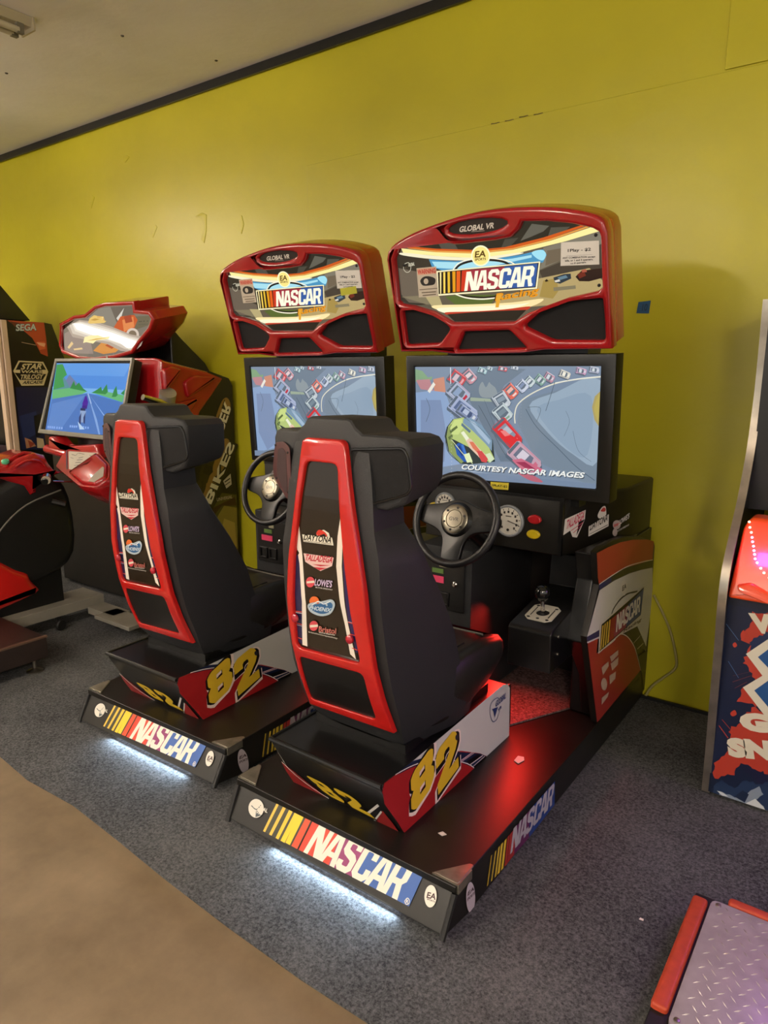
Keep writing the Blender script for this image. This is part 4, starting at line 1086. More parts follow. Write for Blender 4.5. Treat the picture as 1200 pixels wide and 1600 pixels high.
# ---------------------------------------------------------------- the setting
def paint(name, color, rough):
    m = bpy.data.materials.new(name); m.use_nodes = True; nt = m.node_tree; b = nt.nodes['Principled BSDF']
    tc = nt.nodes.new('ShaderNodeTexCoord')
    n = nt.nodes.new('ShaderNodeTexNoise'); n.inputs['Scale'].default_value = 1.3; n.inputs['Detail'].default_value = 6
    r = nt.nodes.new('ShaderNodeValToRGB')
    c = hexc(color)
    r.color_ramp.elements[0].position = .3; r.color_ramp.elements[1].position = .7
    r.color_ramp.elements[0].color = tuple(v * .9 for v in c[:3]) + (1,)
    r.color_ramp.elements[1].color = tuple(min(1, v * 1.06) for v in c[:3]) + (1,)
    n2 = nt.nodes.new('ShaderNodeTexNoise'); n2.inputs['Scale'].default_value = 7; n2.inputs['Detail'].default_value = 8
    bp = nt.nodes.new('ShaderNodeBump'); bp.inputs['Strength'].default_value = .35; bp.inputs['Distance'].default_value = .012
    b.inputs['Roughness'].default_value = rough
    nt.links.new(tc.outputs['Object'], n.inputs['Vector']); nt.links.new(tc.outputs['Object'], n2.inputs['Vector'])
    nt.links.new(n.outputs['Fac'], r.inputs['Fac']); nt.links.new(r.outputs['Color'], b.inputs['Base Color'])
    nt.links.new(n2.outputs['Fac'], bp.inputs['Height']); nt.links.new(bp.outputs['Normal'], b.inputs['Normal'])
    return m
YEL = paint('yellow_wall_paint', 'c0b824', .36)
CEIL = paint('off_white_ceiling_paint', 'e4e4e4', .7)

def concrete():
    m = bpy.data.materials.new('brown_concrete'); m.use_nodes = True; nt = m.node_tree; b = nt.nodes['Principled BSDF']
    tc = nt.nodes.new('ShaderNodeTexCoord')
    n = nt.nodes.new('ShaderNodeTexNoise'); n.inputs['Scale'].default_value = 2.2; n.inputs['Detail'].default_value = 9; n.inputs['Roughness'].default_value = .65
    r = nt.nodes.new('ShaderNodeValToRGB')
    r.color_ramp.elements[0].position = .3; r.color_ramp.elements[0].color = hexc('5d4e39')
    r.color_ramp.elements[1].position = .72; r.color_ramp.elements[1].color = hexc('86745a')
    b.inputs['Roughness'].default_value = .5
    bp = nt.nodes.new('ShaderNodeBump'); bp.inputs['Strength'].default_value = .15; bp.inputs['Distance'].default_value = .004
    nt.links.new(tc.outputs['Object'], n.inputs['Vector']); nt.links.new(n.outputs['Fac'], r.inputs['Fac']); nt.links.new(r.outputs['Color'], b.inputs['Base Color'])
    nt.links.new(n.outputs['Fac'], bp.inputs['Height']); nt.links.new(bp.outputs['Normal'], b.inputs['Normal'])
    return m
def carpet(name, lo, hi, sc):
    m = bpy.data.materials.new(name); m.use_nodes = True; nt = m.node_tree; b = nt.nodes['Principled BSDF']
    tc = nt.nodes.new('ShaderNodeTexCoord')
    n = nt.nodes.new('ShaderNodeTexNoise'); n.inputs['Scale'].default_value = sc; n.inputs['Detail'].default_value = 4; n.inputs['Roughness'].default_value = .8
    n3 = nt.nodes.new('ShaderNodeTexNoise'); n3.inputs['Scale'].default_value = 2.5; n3.inputs['Detail'].default_value = 5
    mx = nt.nodes.new('ShaderNodeMath'); mx.operation = 'MULTIPLY_ADD'; mx.inputs[1].default_value = .35; mx.inputs[2].default_value = -.17
    ad = nt.nodes.new('ShaderNodeMath'); ad.operation = 'ADD'
    r = nt.nodes.new('ShaderNodeValToRGB')
    r.color_ramp.elements[0].position = .34; r.color_ramp.elements[0].color = hexc(lo)
    r.color_ramp.elements[1].position = .68; r.color_ramp.elements[1].color = hexc(hi)
    b.inputs['Roughness'].default_value = .95; b.inputs['Specular IOR Level'].default_value = .15
    bp = nt.nodes.new('ShaderNodeBump'); bp.inputs['Strength'].default_value = .8; bp.inputs['Distance'].default_value = .004
    L = nt.links.new
    L(tc.outputs['Object'], n.inputs['Vector']); L(tc.outputs['Object'], n3.inputs['Vector'])
    L(n3.outputs['Fac'], mx.inputs[0]); L(n.outputs['Fac'], ad.inputs[0]); L(mx.outputs[0], ad.inputs[1]); L(ad.outputs[0], r.inputs['Fac'])
    L(r.outputs['Color'], b.inputs['Base Color']); L(n.outputs['Fac'], bp.inputs['Height']); L(bp.outputs['Normal'], b.inputs['Normal'])
    return m
CARPET = carpet('dark_grey_carpet', '26272a', '666768', 110)
FOOTC = carpet('footwell_carpet', '2a1c1c', '846a68', 90)
WY = 3.344
def struct(o): o['kind'] = 'structure'; return o
struct(MB().box((-11, -6.5, -.05), (6, WY + .15, 0)).build('floor', concrete()))
struct(MB().box((-11, -6.5, 3.39), (6, WY + .15, 3.45)).build('ceiling', CEIL))
struct(MB().box((-11, WY, 0), (6, WY + .15, 3.39)).build('wall_back', YEL))
struct(MB().box((-11.15, -6.5, 0), (-11, WY + .15, 3.39)).build('wall_left', paint('beige_wall_paint', 'b5a988', .6)))
struct(MB().box((-3.01, WY - .007, 0.0), (6, WY - .0005, 2.765)).build('trim_1', YEL, bevel=.003))
struct(MB().box((-.735, WY - .009, 2.772), (6, WY - .0005, 3.32)).build('trim_2', YEL, bevel=.003))
struct(MB().box((-11, WY - .026, 3.338), (6, WY - .012, 3.389)).build('trim_3', mat('dark_trim_tape', '191a1b', .3)))
# the carpet mat over the concrete: wavy cut edge
edge = []
for i in range(41):
    x = -9.5 + i * .3
    edge.append((x, 1.205 - .035 * (x + 3.2) + .012 * math.sin(x * 5.3) + .007 * math.sin(x * 13)))
cm = MB(); cm.slab(edge + [(2.5, WY - .02), (-9.5, WY - .02)], lambda u, v, w: (u, v, w), 0.0, .006)
tag(cm.build('carpet_mat', CARPET), 'dark grey carpet mat under the arcade machines', 'carpet')
# seam tape strip and the chips in the paint
st = MB(); st.box((-3.05, 3.3, .0062), (2.5, WY - .03, .02))
struct(st.build('baseboard_back', mat('black_base_strip', '121212', .5)))

# ---------------------------------------------------------------- racing cabinets
XS = -.035
_pz = [.40, .478, .60, .72, .89, 1.03, 1.21, 1.38, 1.45]
_py = [.21, .175, .125, .09, .065, .06, .065, .08, .09]
def yprof(z):
    if z <= _pz[0]: return _py[0]
    for i in range(1, len(_pz)):
        if z <= _pz[i]:
            t = (z - _pz[i - 1]) / (_pz[i] - _pz[i - 1]); return _py[i - 1] * (1 - t) + _py[i] * t
    return _py[-1]
def seatback(u, v, w=0.0): return Vector((XS + u, yprof(v) - w, v))
CUTS = [.5 + .04 * i for i in range(23)]

def racing_machine(loc, rz, label, right):
    M = empty('racing_arcade_machine', loc, label, 'arcade machine', 'racing arcade machines side by side', rz)
    # ---- platform
    b = MB()
    fx = lambda x0: (lambda u, v, w: (x0 + w, u, v))
    prof = [(-.0127, .033), (.051, .129), (.044, .133), (.044, .155), (1.3, .15), (1.86, .14), (1.86, .012), (.12, .012)]
    n = len(prof)
    def side(x, sh): return [(x + (sh if i in (0,) else 0), p[0], p[1]) for i, p in enumerate(prof)]
    b.loft([side(-.455, .02), side(.45, 0)])
    plat = b.build('platform', WOOD, M, bevel=.003)
    for s in (-1, 1):
        x = .452 * s
        c = MB(); c.slab(rounded([(x, .055), (x - s * .085, .055), (x - s * .015, .15), (x, .15)], .008), lambda u, v, w: (u, v, w), .156, .160, .002)
        c.box((min(x, x - s * .085), .052, .128), (max(x, x - s * .085), .056, .159)); c.box((min(x, x + s * .004), .052, .128), (max(x, x + s * .004), .13, .159))
        c.build('corner_cap', ALU, plat, label='worn metal corner cap')
    c = MB(); c.slab([(-.435, .15), (.44, .15), (.435, 1.8), (-.43, 1.8)], lambda u, v, w: (u, v, w + (.0 if v < 1 else -.006 * (v - .15) / 1.65)), .1504, .1530); c.build('deck_panel', mat('scuffed_black_deck', '1a1513', .27, var=.3, vscale=14), plat)
    c = MB(); c.slab([(-.42, .9), (.16, .95), (.31, 1.25), (.31, 1.6), (-.42, 1.6)], lambda u, v, w: (u, v, w), .1525, .160); c.build('footwell_carpet', FOOTC, plat)
    def rearface(u, v, w):
        t = v / .1622
        return Vector((u, -.025 + .09 * t, .015 + .135 * t)) + Vector((0, -.832, .555)) * w
    artwork('rear_decal', 'rear', rearface, plat, base=.002, split=True)
    artwork('side_decal', 'sidebase', onplane((.4505, 0, 0), (0, 1, 0), (0, 0, 1)), plat, split=True, vmin=.014)
    for bp_ in ([(-.44, -.018, .024), (-.452, .046, .13)], [(.446, -.018, .024), (.446, .046, .13)]): MB().tube(bp_, .010, 8).build('edge_bumper', RUB, plat)
    c = MB().tube([(-.2, .02, .017), (.28, .02, .017)], .006, 8)
    c.build('led_strip', mat('cool_white_led', 'ffffff', .5, emit=6.0, ecol='d8e8ff'), plat)
    for sx in (-.38, .4):
        for sy in (.12, 1.7):
            c = MB().lathe([(.012, .02), (.012, .012), (.03, .012), (.03, .0065)][::-1], (sx, sy, 0)); c.box((sx - .01, sy - .01, .01), (sx + .01, sy + .01, .045)); c.build('levelling_foot', STEEL, plat)
    # ---- seat base box
    b = MB()
    prof = [(.045, .378), (.04, .36), (.155, .152), (.76, .152), (.885, .20), (.885, .375)]
    b.loft([[(-.267, p[0], p[1]) for p in prof], [(.192, p[0], p[1]) for p in prof]])
    box = b.build('seat_base', BLKS, M, bevel=.006)
    pan = rounded([(.035, .382), (.895, .378), (.905, .20), (.76, .135), (.165, .135)], .014)
    c = MB().slab(pan, fx(0), .1922, .1968, .001); c.build('side_panel', mat('edge_black_panel', '141210', .4), box)
    artwork('side_panel_decal', 'p82', onplane((.197, 0, 0), (0, 1, 0), (0, 0, 1)), box, base=.0004)
    c = MB().slab([(-q[0], q[1]) for q in pan], lambda u, v, w: (w, -u, v), -.272, -.267, .001); c.build('side_panel', WHITE, box)
    artwork('rear_number_decal', 'r82', onplane((0, .04, .38), (1, 0, 0), (0, -.12, .24)), box, base=.004)
    c = MB()
    c.tube([(-.268, .036, .378), (.196, .036, .378)], .008, 8); c.tube([(-.268, .036, .378), (-.268, .88, .378)], .006, 8)
    c.build('edge_trim', BLKS, box)
    # ---- bucket seat
    b = MB()
    R = [  # z, rear half width, rear y, side half width, front y, inner half, inner y
        (.385, .17, .235, .225, .60, .10, .50), (.45, .198, .187, .24, .60, .12, .48), (.53, .205, .158, .242, .53, .15, .38), (.64, .203, .12, .242, .49, .16, .28),
        (.74, .20, .10, .24, .46, .16, .23), (.90, .193, .078, .238, .37, .16, .20), (1.03, .19, .072, .238, .28, .15, .17), (1.06, .188, .072, .232, .268, .14, .17),
        (1.135, .172, .073, .166, .27, .12, .18), (1.27, .16, .08, .165, .26, .10, .19), (1.38, .14, .09, .15, .26, .09, .2)]
    rings = []
    for z, hr, yr, hs, yf, hi, yi in R:
        half = [(hr - .03, yr), (hr, yr + .008), (hs, (yr * .35 + yf * .65) if z < 1.1 else yf - .04), (hs - .006, yf - .02), (hs - .03, yf), (hi + .02, yf - .03 if yf - .03 > yi else yi), (hi, yi), (hi * .4, yi - .01)]
        rings.append([(XS + h, y, z) for h, y in half] + [(XS - h, y, z) for h, y in half[::-1]])
    b.loft(rings)
    head = [(.10, 1.20), (.20, 1.195), (.245, 1.215), (.262, 1.25), (.264, 1.38), (.25, 1.402), (.225, 1.41), (.125, 1.413), (.10, 1.43), (.085, 1.45), (.07, 1.455)]
    head = [(u, v) for u, v in head] + [(-u, v) for u, v in head[::-1]]
    def headfn(u, v, w):
        k = max(0, abs(u) - .15)
        return (XS + u * (1 - .10 * max(0, -w) / .3), .088 + k * .36 - w, v + .10 * max(0, -w) * (1 if v < 1.3 else -.3))
    b.slab(head, headfn, -.225, 0, .014, .03)
    seat = b.build('bucket_seat', BLK, M, smooth=28)
    # sculpted facet over the shoulder
    c = MB()
    out = [(.058, 1.394), (.072, 1.388), (.082, 1.37), (.10, 1.28), (.124, 1.16), (.146, 1.05), (.161, .95), (.168, .85), (.172, .76), (.177, .66), (.187, .48)]
    ol = [(-.062, 1.394), (-.076, 1.388), (-.085, 1.368), (-.103, 1.22), (-.118, 1.12), (-.135, 1.02), (-.15, .90), (-.157, .80), (-.158, .70), (-.161, .62), (-.166, .47)]
    out2 = out + ol[::-1]
    out2 = smoothpoly(out, 4, False) + smoothpoly(ol[::-1], 4, False); out2 = [q for i, q in enumerate(out2)]
    up = rounded([(-.066, 1.325), (.056, 1.325), (.072, 1.171), (.105, .891), (.124, .725), (-.138, .712), (-.130, .838), (-.112, 1.006), (-.088, 1.185)], .02)
    lo = rounded([(-.14, .678), (.125, .69), (.13, .515), (-.15, .50)], .018)
    c.slab(out2, seatback, -.004, .017, .006, .0, holes=[up, lo], cuts=CUTS)
    c.build('back_frame', BRED, seat, label='glossy red frame on the seat back')
    c = MB(); c.slab([(-.14, .69), (.135, .69), (.128, .8), (.08, 1.34), (-.09, 1.34), (-.142, .8)], seatback, .0, .004, cuts=CUTS)
    bp = c.build('back_panel', mat('smoked_back_panel', '15120d', .12), seat)
    artwork('back_panel_logos', 'back', lambda u, v, w: seatback(u, v, w + .004), bp, cuts=CUTS, rough=.2)
    c = MB(); c.slab([(-.152, .69), (.14, .70), (.14, .505), (-.165, .49)], seatback, -.002, .010, cuts=CUTS); c.build('lower_back_panel', BLKS, seat)
    for u, v in ((-.128, .82), (.092, .80)):
        q = seatback(u, v, .012)
        c = MB().lathe([(.014, 0), (.0135, .006), (.008, .01), (.0, .011)], q, (0, -1, 0), 16); c.build('reflector', mat('red_reflector', 'a01428', .15, coat=.5), seat)
    for sx, gr, nm in ((1, '.088,1.368 .245,1.378 .258,1.355 .268,1.27 .258,1.25 .13,1.207 .098,1.215 .085,1.26', 0), (-1, '-.255,1.363 -.196,1.372 -.158,1.355 -.152,1.2 -.185,1.19 -.272,1.249 -.278,1.28', 1)):
        g = rounded(pts(gr), .012)
        if sx == -1: g = [(min(-.135, u * .98), v) for u, v in g]
        def gfn(u, v, w): return (XS + u, .088 + max(0, abs(u) - .15) * .36 - w, v)
        c = MB(); c.slab(g, gfn, .0, .004, .002, cuts=None)
        if sx == 1:
            gp = c.build('speaker_grille', GRIL, seat)
            rim = MB().tube([gfn(u, v, .004) for u, v in g], .004, 6, closed=True); rim.build('grille_rim', BLKS, gp)
        else:
            gp = c.build('speaker_grille', mat('dusty_maroon_grille', '4a2a2c', .45), seat, label='dusty maroon speaker grille')
            cc = [(u * .55 - .092, 1.28 + (v - 1.28) * .78) for u, v in g]
            MB().slab(cc, gfn, .004, .0048).build('grille_centre', mat('dark_maroon_mesh', '331d20', .6, bump=.8, bscale=900), gp)
            for u, v in ((-.245, 1.355), (-.165, 1.34), (-.245, 1.25), (-.17, 1.215)):
                MB().lathe([(.004, 0), (.004, .002), (.001, .003)], gfn(u, v, .004), (0, -1, 0), 10).build('screw', BLKS, gp)
    # cushion
    b = MB(); rings = []
    for y, hw, zb, zs, zc, zt in ((.22, .20, .40, .56, .54, .56), (.40, .238, .39, .62, .555, .60), (.55, .248, .40, .635, .56, .60), (.68, .25, .43, .63, .565, .60), (.78, .245, .47, .61, .57, .59), (.84, .22, .50, .59, .57, .58), (.875, .17, .53, .565, .56, .565)):
        half = [(.05, zb), (hw - .05, zb + .005), (hw - .012, zb + .04), (hw, (zb + zs) / 2), (hw - .004, zs - .02), (hw - .025, zs), (hw - .055, zs - .005), (hw - .09, zt - .02), (.08, zc), (.02, zc)]
        rings.append([(XS + h, y, z) for h, z in half] + [(XS - h, y, z) for h, z in half[::-1]])
    b.loft(rings)
    cu = b.build('seat_cushion', VINYL, seat, smooth=60)
    for pp_ in ([(XS - .15, .80, .592), (XS, .815, .583), (XS + .15, .80, .592)], [(XS - .14, .60, .572), (XS, .605, .568), (XS + .12, .60, .572)]):
        MB().tube(pp_, .004, 6, smooth=4).build('cushion_piping', mat('grey_piping', '6a675f', .4), cu)
    c = MB(); c.tube([(XS + .17, .62, .622), (XS + .13, .45, .60), (XS + .11, .34, .59)], .003, 6)
    c.build('cushion_crease', RUB, cu)
    c = MB(); c.box((XS - .19, .22, .375), (XS + .19, .78, .41)); c.build('seat_rail', BLKS, seat)
    # ---- control cabinet: console, coin column, rear box, side wing
    b = MB()
    b.slab([(-.375, 1.15), (.268, 1.15), (.42, 1.49), (.42, 1.86), (-.375, 1.86)], lambda u, v, w: (u, v, w), .85, 1.098, .012)
    b.box((-.335, 1.6, .14), (.43, 1.86, .86))
    cab = b.build('console', WOOD, M, bevel=.004)
    c = MB(); c.box((.262, 1.137, .85), (.276, 1.155, 1.088)); c.box((-.372, 1.146, 1.075), (.27, 1.152, 1.085)); c.build('console_edge_trim', BLKS, cab)
    artwork('console_side_stickers', 'console', onplane((.27, 1.15, .9), (.15, .35, 0), (0, 0, 1)), cab, base=.004, split=True)
    c = MB(); c.box((-.31, 1.0, .16), (-.05, 1.6, .85)); coin = c.build('coin_column', BLK, M, bevel=.004)
    c = MB(); c.box((-.29, .992, .575), (-.08, 1.0, .80)); door = c.build('coin_door', mat('black_coin_door', '101010', .35), coin, bevel=.003)
    for x0 in (-.272, -.205):
        c = MB().slab([(x0, .595), (x0 + .055, .595), (x0 + .055, .655), (x0, .655)], lambda u, v, w: (u, .992 - w, v), 0, .008, .002, holes=[[(x0 + .009, .603), (x0 + .046, .603), (x0 + .046, .647), (x0 + .009, .647)]])
        c.build('coin_return', BLKS, coin)
    c = MB(); c.box((-.255, .988, .693), (-.178, .9915, .722)); c.build('price_sticker', mat('pink_sticker', 'e0406a', .5), coin, label='pink price sticker')
    c = MB(); c.box((-.235, .988, .735), (-.18, .9915, .755)); c.build('coin_slot_label', mat('green_lens', '5a7a3a', .4), coin)
    c = MB(); c.box((-.2, .988, .765), (-.165, .9915, .795)); c.build('coin_slot_plate', mat('pale_label', 'a8a488', .4), coin)
    c = MB().lathe([(.012, 0), (.012, .008), (.006, .012), (.006, .018)], (-.12, .99, .70), (0, -1, 0), 14); c.build('door_lock', CHROME, coin)
    # side wing with artwork
    pr = [(1.053, .915), (1.12, .925), (1.25, .924), (1.40, .908), (1.60, .868), (1.80, .806), (1.845, .79), (1.862, .77), (1.875, .5), (1.862, .03), (1.5, .09), (1.187, .16), (1.016, .561), (1.002, .596), (1.106, .775), (1.083, .81)]
    c = MB().slab(pr, fx(0), .425, .4495, .002); wing = c.build('side_wing', WOOD, M)
    artwork('side_wing_decal', 'panel', onplane((.4497, 0, 0), (0, 1, 0), (0, 0, 1)), wing, rough=.4, vmin=.035)
    # arm with the gear shifter
    b = MB(); P = [(.865, .47), (.86, .625), (.875, .638), (1.235, .70), (1.25, .835), (1.6, .85), (1.6, .47), (1.22, .47), (1.1, .40)]
    b.loft([[(.19, p[0], p[1]) for p in P[:8]], [(.365, p[0], p[1]) for p in P[:8]]])
    P2 = [(1.02, .56), (1.10, .79), (1.08, .85), (1.06, .905), (1.65, .87), (1.65, .16), (1.24, .16), (1.19, .35)]
    b.loft([[(.36, p[0], p[1]) for p in P2], [(.426, p[0], p[1]) for p in P2]])
    b.box((.31, 1.24, .155), (.43, 1.65, .6))
    arm = b.build('shifter_arm', BLKS, M, bevel=.006)
    gp = onplane((.277, .985, .6575), (1, 0, 0), (0, 1, .172))
    c = MB().slab(rounded([(-.055, -.065), (.055, -.065), (.055, .065), (-.055, .065)], .02, 1), gp, .0, .004, .001, holes=[ell(0, 0, .026, .026, 20)])
    c.use(mat('white_gate_plate', 'b8b4a4', .4)); c.m = [0] * len(c.f); c.use(RUB)
    for u in (-.036, .036): c.slab([(u - .002, -.035), (u + .002, -.035), (u + .002, .035), (u - .002, .035)], gp, .004, .0045)
    for u, v, ch in ((-.038, .045, 0), (-.038, -.05, 0), (.038, .045, 0), (.038, -.05, 0), (0, -.05, 0)): c.slab(ell(u, v, .007, .006, 8), gp, .004, .0045)
    c.build('gate_plate', None, arm, label='white shift gate plate')
    c = MB().tube([gp(0, 0, 0), gp(0, 0, .07)], .008, 12); lv = c.build('shift_lever', CHROME, arm, label='chrome gear lever')
    k = gp(0, 0, .09); c = MB().lathe([(.001, -.032), (.016, -.03), (.026, -.018), (.031, 0), (.027, .016), (.016, .028), (.001, .032)], k, (0, -.17, 1), 20); c.build('shift_knob', mat('glossy_black_knob', '0a0a0a', .15, coat=.4), arm)
    for y, z in ((.93, .60), (.93, .53)): MB().lathe([(.007, 0), (.006, .004), (.001, .005)], (.366, y, z), (1, 0, 0), 10).build('bolt', STEEL, arm)
    # ---- gauges, buttons
    dash = lambda u, v, w=0.0: Vector((u, 1.149 - w, v))
    def gauge(cx, cz, r):
        c = MB().lathe([(r, 0), (r, .010), (r * .93, .014), (r * .84, .010), (r * .84, .004)], dash(cx, cz), (0, -1, 0), 32)
        g = c.build('gauge', mat('grey_gauge_bezel', '8a8f94', .3), cab, label='round white dial gauge')
        c = MB().use(mat('white_gauge_face', 'cfccc2', .4)); c.slab(ell(cx, cz, r * .85, r * .85), dash, .0, .0105); c.use(mat('dial_ink', '2a2624', .4))
        for i in range(11):
            a = math.radians(225 - i * 27); ca, sa = math.cos(a), math.sin(a)
            q = [(cx + ca * r * .7 - sa * .0015, cz + sa * r * .7 + ca * .0015), (cx + ca * r * .7 + sa * .0015, cz + sa * r * .7 - ca * .0015), (cx + ca * r * .8 + sa * .0015, cz + sa * r * .8 - ca * .0015), (cx + ca * r * .8 - sa * .0015, cz + sa * r * .8 + ca * .0015)]
            c.slab(q, dash, .0105, .011)
            q = [(cx + ca * r * .58 + dx * .004, cz + sa * r * .58 + dz * .005) for dx, dz in ((-1, -1), (1, -1), (1, 1), (-1, 1))]
            c.slab(q, dash, .0105, .0109)
        c.slab([(cx - .004, cz), (cx, cz + .003), (cx + r * .72, cz - r * .17), (cx + r * .72, cz - r * .2)], dash, .012, .013)
        c.slab(ell(cx, cz - r * .55, .006, .006, 10), dash, .0105, .012)
        c.slab([(cx - .012, cz + r * .28), (cx + .014, cz + r * .28), (cx + .014, cz + r * .33), (cx - .012, cz + r * .33)], dash, .0105, .011)
        c.build('gauge_face', None, g)
    gauge(.04, .967, .068)
    gauge(-.27, 1.005, .05)
    def button(cx, cz, m, rx=.029, rz=.019):
        MB().slab(ell(cx, cz, rx, rz, 20), dash, 0, .012, .005).build('button', m, cab)
    button(.155, .988, mat('red_button', 'a81c22', .25))
    button(.152, .925, mat('yellow_button', 'd0b41c', .3))
    if right: button(-.325, .985, mat('yellow_button', 'd0b41c', .3))
    else:
        for z in (1.0, .945): MB().slab(ell(-.285, z, .02, .018, 20), dash, 0, .014, .005).build('button', mat('lit_amber_button', 'e0a840', .3, emit=1.6, ecol='ffcf70'), cab, label='lit amber button')
    # ---- steering wheel
    WC = Vector((-.055, .865, 1.012)); A = Vector((0, -math.cos(.35), math.sin(.35) * 1.0)).normalized()
    WX = Vector((1, 0, 0)); WZ = Vector((0, math.sin(.35), math.cos(.35)))
    wp = lambda u, v, w=0.0: WC + WX * u + WZ * v + A * w
    ring = [wp(.178 * math.cos(i * math.pi / 20), .178 * math.sin(i * math.pi / 20), 0) for i in range(40)]
    sw = MB().tube(ring, .0155, 12, closed=True).build('steering_wheel', mat('black_wheel_rubber', '17171a', .38), M, smooth=80)
    c = MB()
    c.slab(smoothpoly([(-.075, .06), (-.175, .035), (-.175, -.02), (-.09, -.045), (-.05, -.085), (-.035, -.17), (.035, -.17), (.05, -.085), (.09, -.045), (.175, -.02), (.175, .035), (.075, .06), (0, .082)], 4), wp, -.03, -.012, .005)
    c.build('wheel_spokes', BLKS, sw)
    c = MB().lathe([(.07, -.04), (.07, -.012), (.06, 0), (.058, .0)], wp(0, 0), A, 32); c.build('wheel_boss', BLKS, sw)
    c = MB().lathe([(.057, 0), (.057, .006), (.052, .009), (.037, .009), (.035, .006), (.0345, .006), (.033, .010), (.001, .011)], wp(0, 0), A, 36); hb = c.build('wheel_hub', mat('brushed_hub', '8f897a', .3, metal=.9), sw, label='brushed metal wheel hub')
    for i in range(6):
        a = math.radians(20 + 60 * i); MB().lathe([(.005, .0085), (.005, .0105), (.001, .0105)], wp(.045 * math.cos(a), .045 * math.sin(a)), A, 10).build('hub_bolt', RUB, hb)
    V2, F2 = textmesh('GVR', .02)
    c = MB(); x1 = max(v[0] for v in V2); c.add([wp(-.022 + x * .044 / x1, -.008 + y * .02, .0115) for x, y in V2], F2); c.build('hub_lettering', mat('hub_engraving', '3a362e', .4), hb)
    c = MB().tube([wp(0, 0, -.02), wp(0, -.06, -.32)], .03, 14); c.build('steering_column', BLKS, sw)
    # ---- monitor
    mp = onplane((0, 1.12, 1.6), (1, 0, 0), (0, -.06, 1))
    mp = onplane((0, 1.12, 1.6), (1, 0, 0), (0, -.06, 1))
    b = MB(); b.slab([(-.462, -.513), (.455, -.513), (.455, .044), (-.462, .044)], mp, -.075, .008, .002, holes=[[(-.422, -.464), (.401, -.464), (.401, .0), (-.422, .0)]])
    mon = b.build('monitor', mat('black_monitor_bezel', '0c0c0a', .3), M)
    MB().slab([(-.43, -.47), (.41, -.47), (.41, .01), (-.43, .01)], mp, -.07, -.003).build('screen', mat('dark_screen_glass', '04060a', .1), mon)
    artwork('screen_picture', 'scr', lambda u, v, w: mp(u, v, w - .003), mon, emit=SCREEN, step=.00005)
    artwork('price_label', 'playlab', lambda u, v, w: mp(u, v, w + .008), mon)
    c = MB(); c.box((-.3, 1.19, 1.05), (.32, 1.33, 1.75)); c.build('monitor_support', BLKS, M)
    # ---- marquee
    qp = onplane((0, 1.08, 1.663), (1, 0, 0), (0, -.28, .96))
    ol = [(-.2, -.012), (.1, -.012), (.2, 0), (.451, 0), (.449, .39)] + smoothpoly([(.44, .425), (.41, .45), (.32, .478), (.22, .496), (.08, .509), (-.05, .508), (-.17, .494), (-.31, .468), (-.405, .437), (-.445, .41)], 3, False) + [(-.457, .38), (-.458, 0), (-.3, 0)]
    artp = smoothpoly(pts('-.42,.378 -.379,.43 -.311,.449 -.237,.464 -.207,.462 -.178,.425 -.135,.407 -.044,.406 .1,.41 .147,.458'), 2, False) + pts('.24,.448 .33,.43 .40,.408 .42,.395 .425,.38 .425,.215 .41,.203 .301,.186 .212,.16 .142,.139 .084,.109 -.185,.115 -.268,.161 -.357,.188 -.42,.2 -.432,.215')
    lsp = rounded(pts('-.418,.175 -.332,.172 -.261,.146 -.197,.093 -.255,.035 -.423,.03'), .015)
    rsp = rounded(pts('.122,.09 .196,.144 .3,.173 .43,.178 .43,.03 .234,.035'), .015)
    cb = rounded(pts('-.137,.078 .062,.078 .128,.008 -.183,.004'), .01)
    ov = smoothpoly(pts('-.155,.465 -.108,.483 -.011,.486 .073,.474 .09,.457 .039,.44 -.056,.436 -.137,.447'), 2)
    b = MB(); b.slab(ol, qp, -.045, .02, .012, .004, holes=[artp, lsp, rsp, cb, ov])
    inn = inset(ccw(ol), .006)
    b.slab(inn, qp, -.16, -.012, .004, .02)
    mq = b.build('marquee', RED, M, smooth=50)
    MB().slab(inset(ccw(artp), -.004), qp, -.013, -.006).build('light_panel', mat('smoked_panel', '120f0a', .15), mq)
    artwork('marquee_artwork', 'marquee', lambda u, v, w: qp(u, v, w - .006), mq, emit=MARQ, step=.00008, dim=lambda c: 1.08 if sum(hexc(c)[:3]) > 1.7 else .85)  # uneven backlight put into the colours; pale patches also glow stronger
    for g, nm in ((lsp, 'speaker_grille'), (rsp, 'speaker_grille'), (cb, 'lamp_recess')):
        MB().slab(inset(ccw(g), -.003), qp, -.012, -.004).build(nm, GRIL, mq)
    MB().slab(inset(ccw(ov), -.002), qp, -.012, .006).build('maker_badge', mat('dark_badge', '1a0f10', .3), mq)
    artwork('maker_badge_lettering', 'maroval', lambda u, v, w: qp(u, v, w + .006), mq, base=.0004)
    d = (0, 0) if right else (-.005, .045)
    artwork('warning_notice', 'marwarn', lambda u, v, w: qp(u + d[0], v + (0 if right else .04), w), mq, rough=.5, base=.0005, label='white warning notice')
    artwork('price_notice', 'marnote', lambda u, v, w: qp(u, v - (0 if right else .0), w), mq, rough=.5, base=.0005, label='white paper price notice')
    if not right:
        c = MB().slab(pts('.29,.262 .382,.268 .382,.30 .29,.294'), qp, 0, .001); yl = c.build('price_sticker', mat('yellow_green_sticker', 'b8b838', .5), mq, label='yellow-green sticker')
    for u, v in ((-.385, .35), (-.27, .445), (.405, .385), (.41, .22)): MB().lathe([(.006, .0), (.006, .002), (.001, .003)], qp(u, v, 0.001), qp(0, 0, 1) - qp(0, 0, 0), 10).build('panel_screw', RUB, mq)
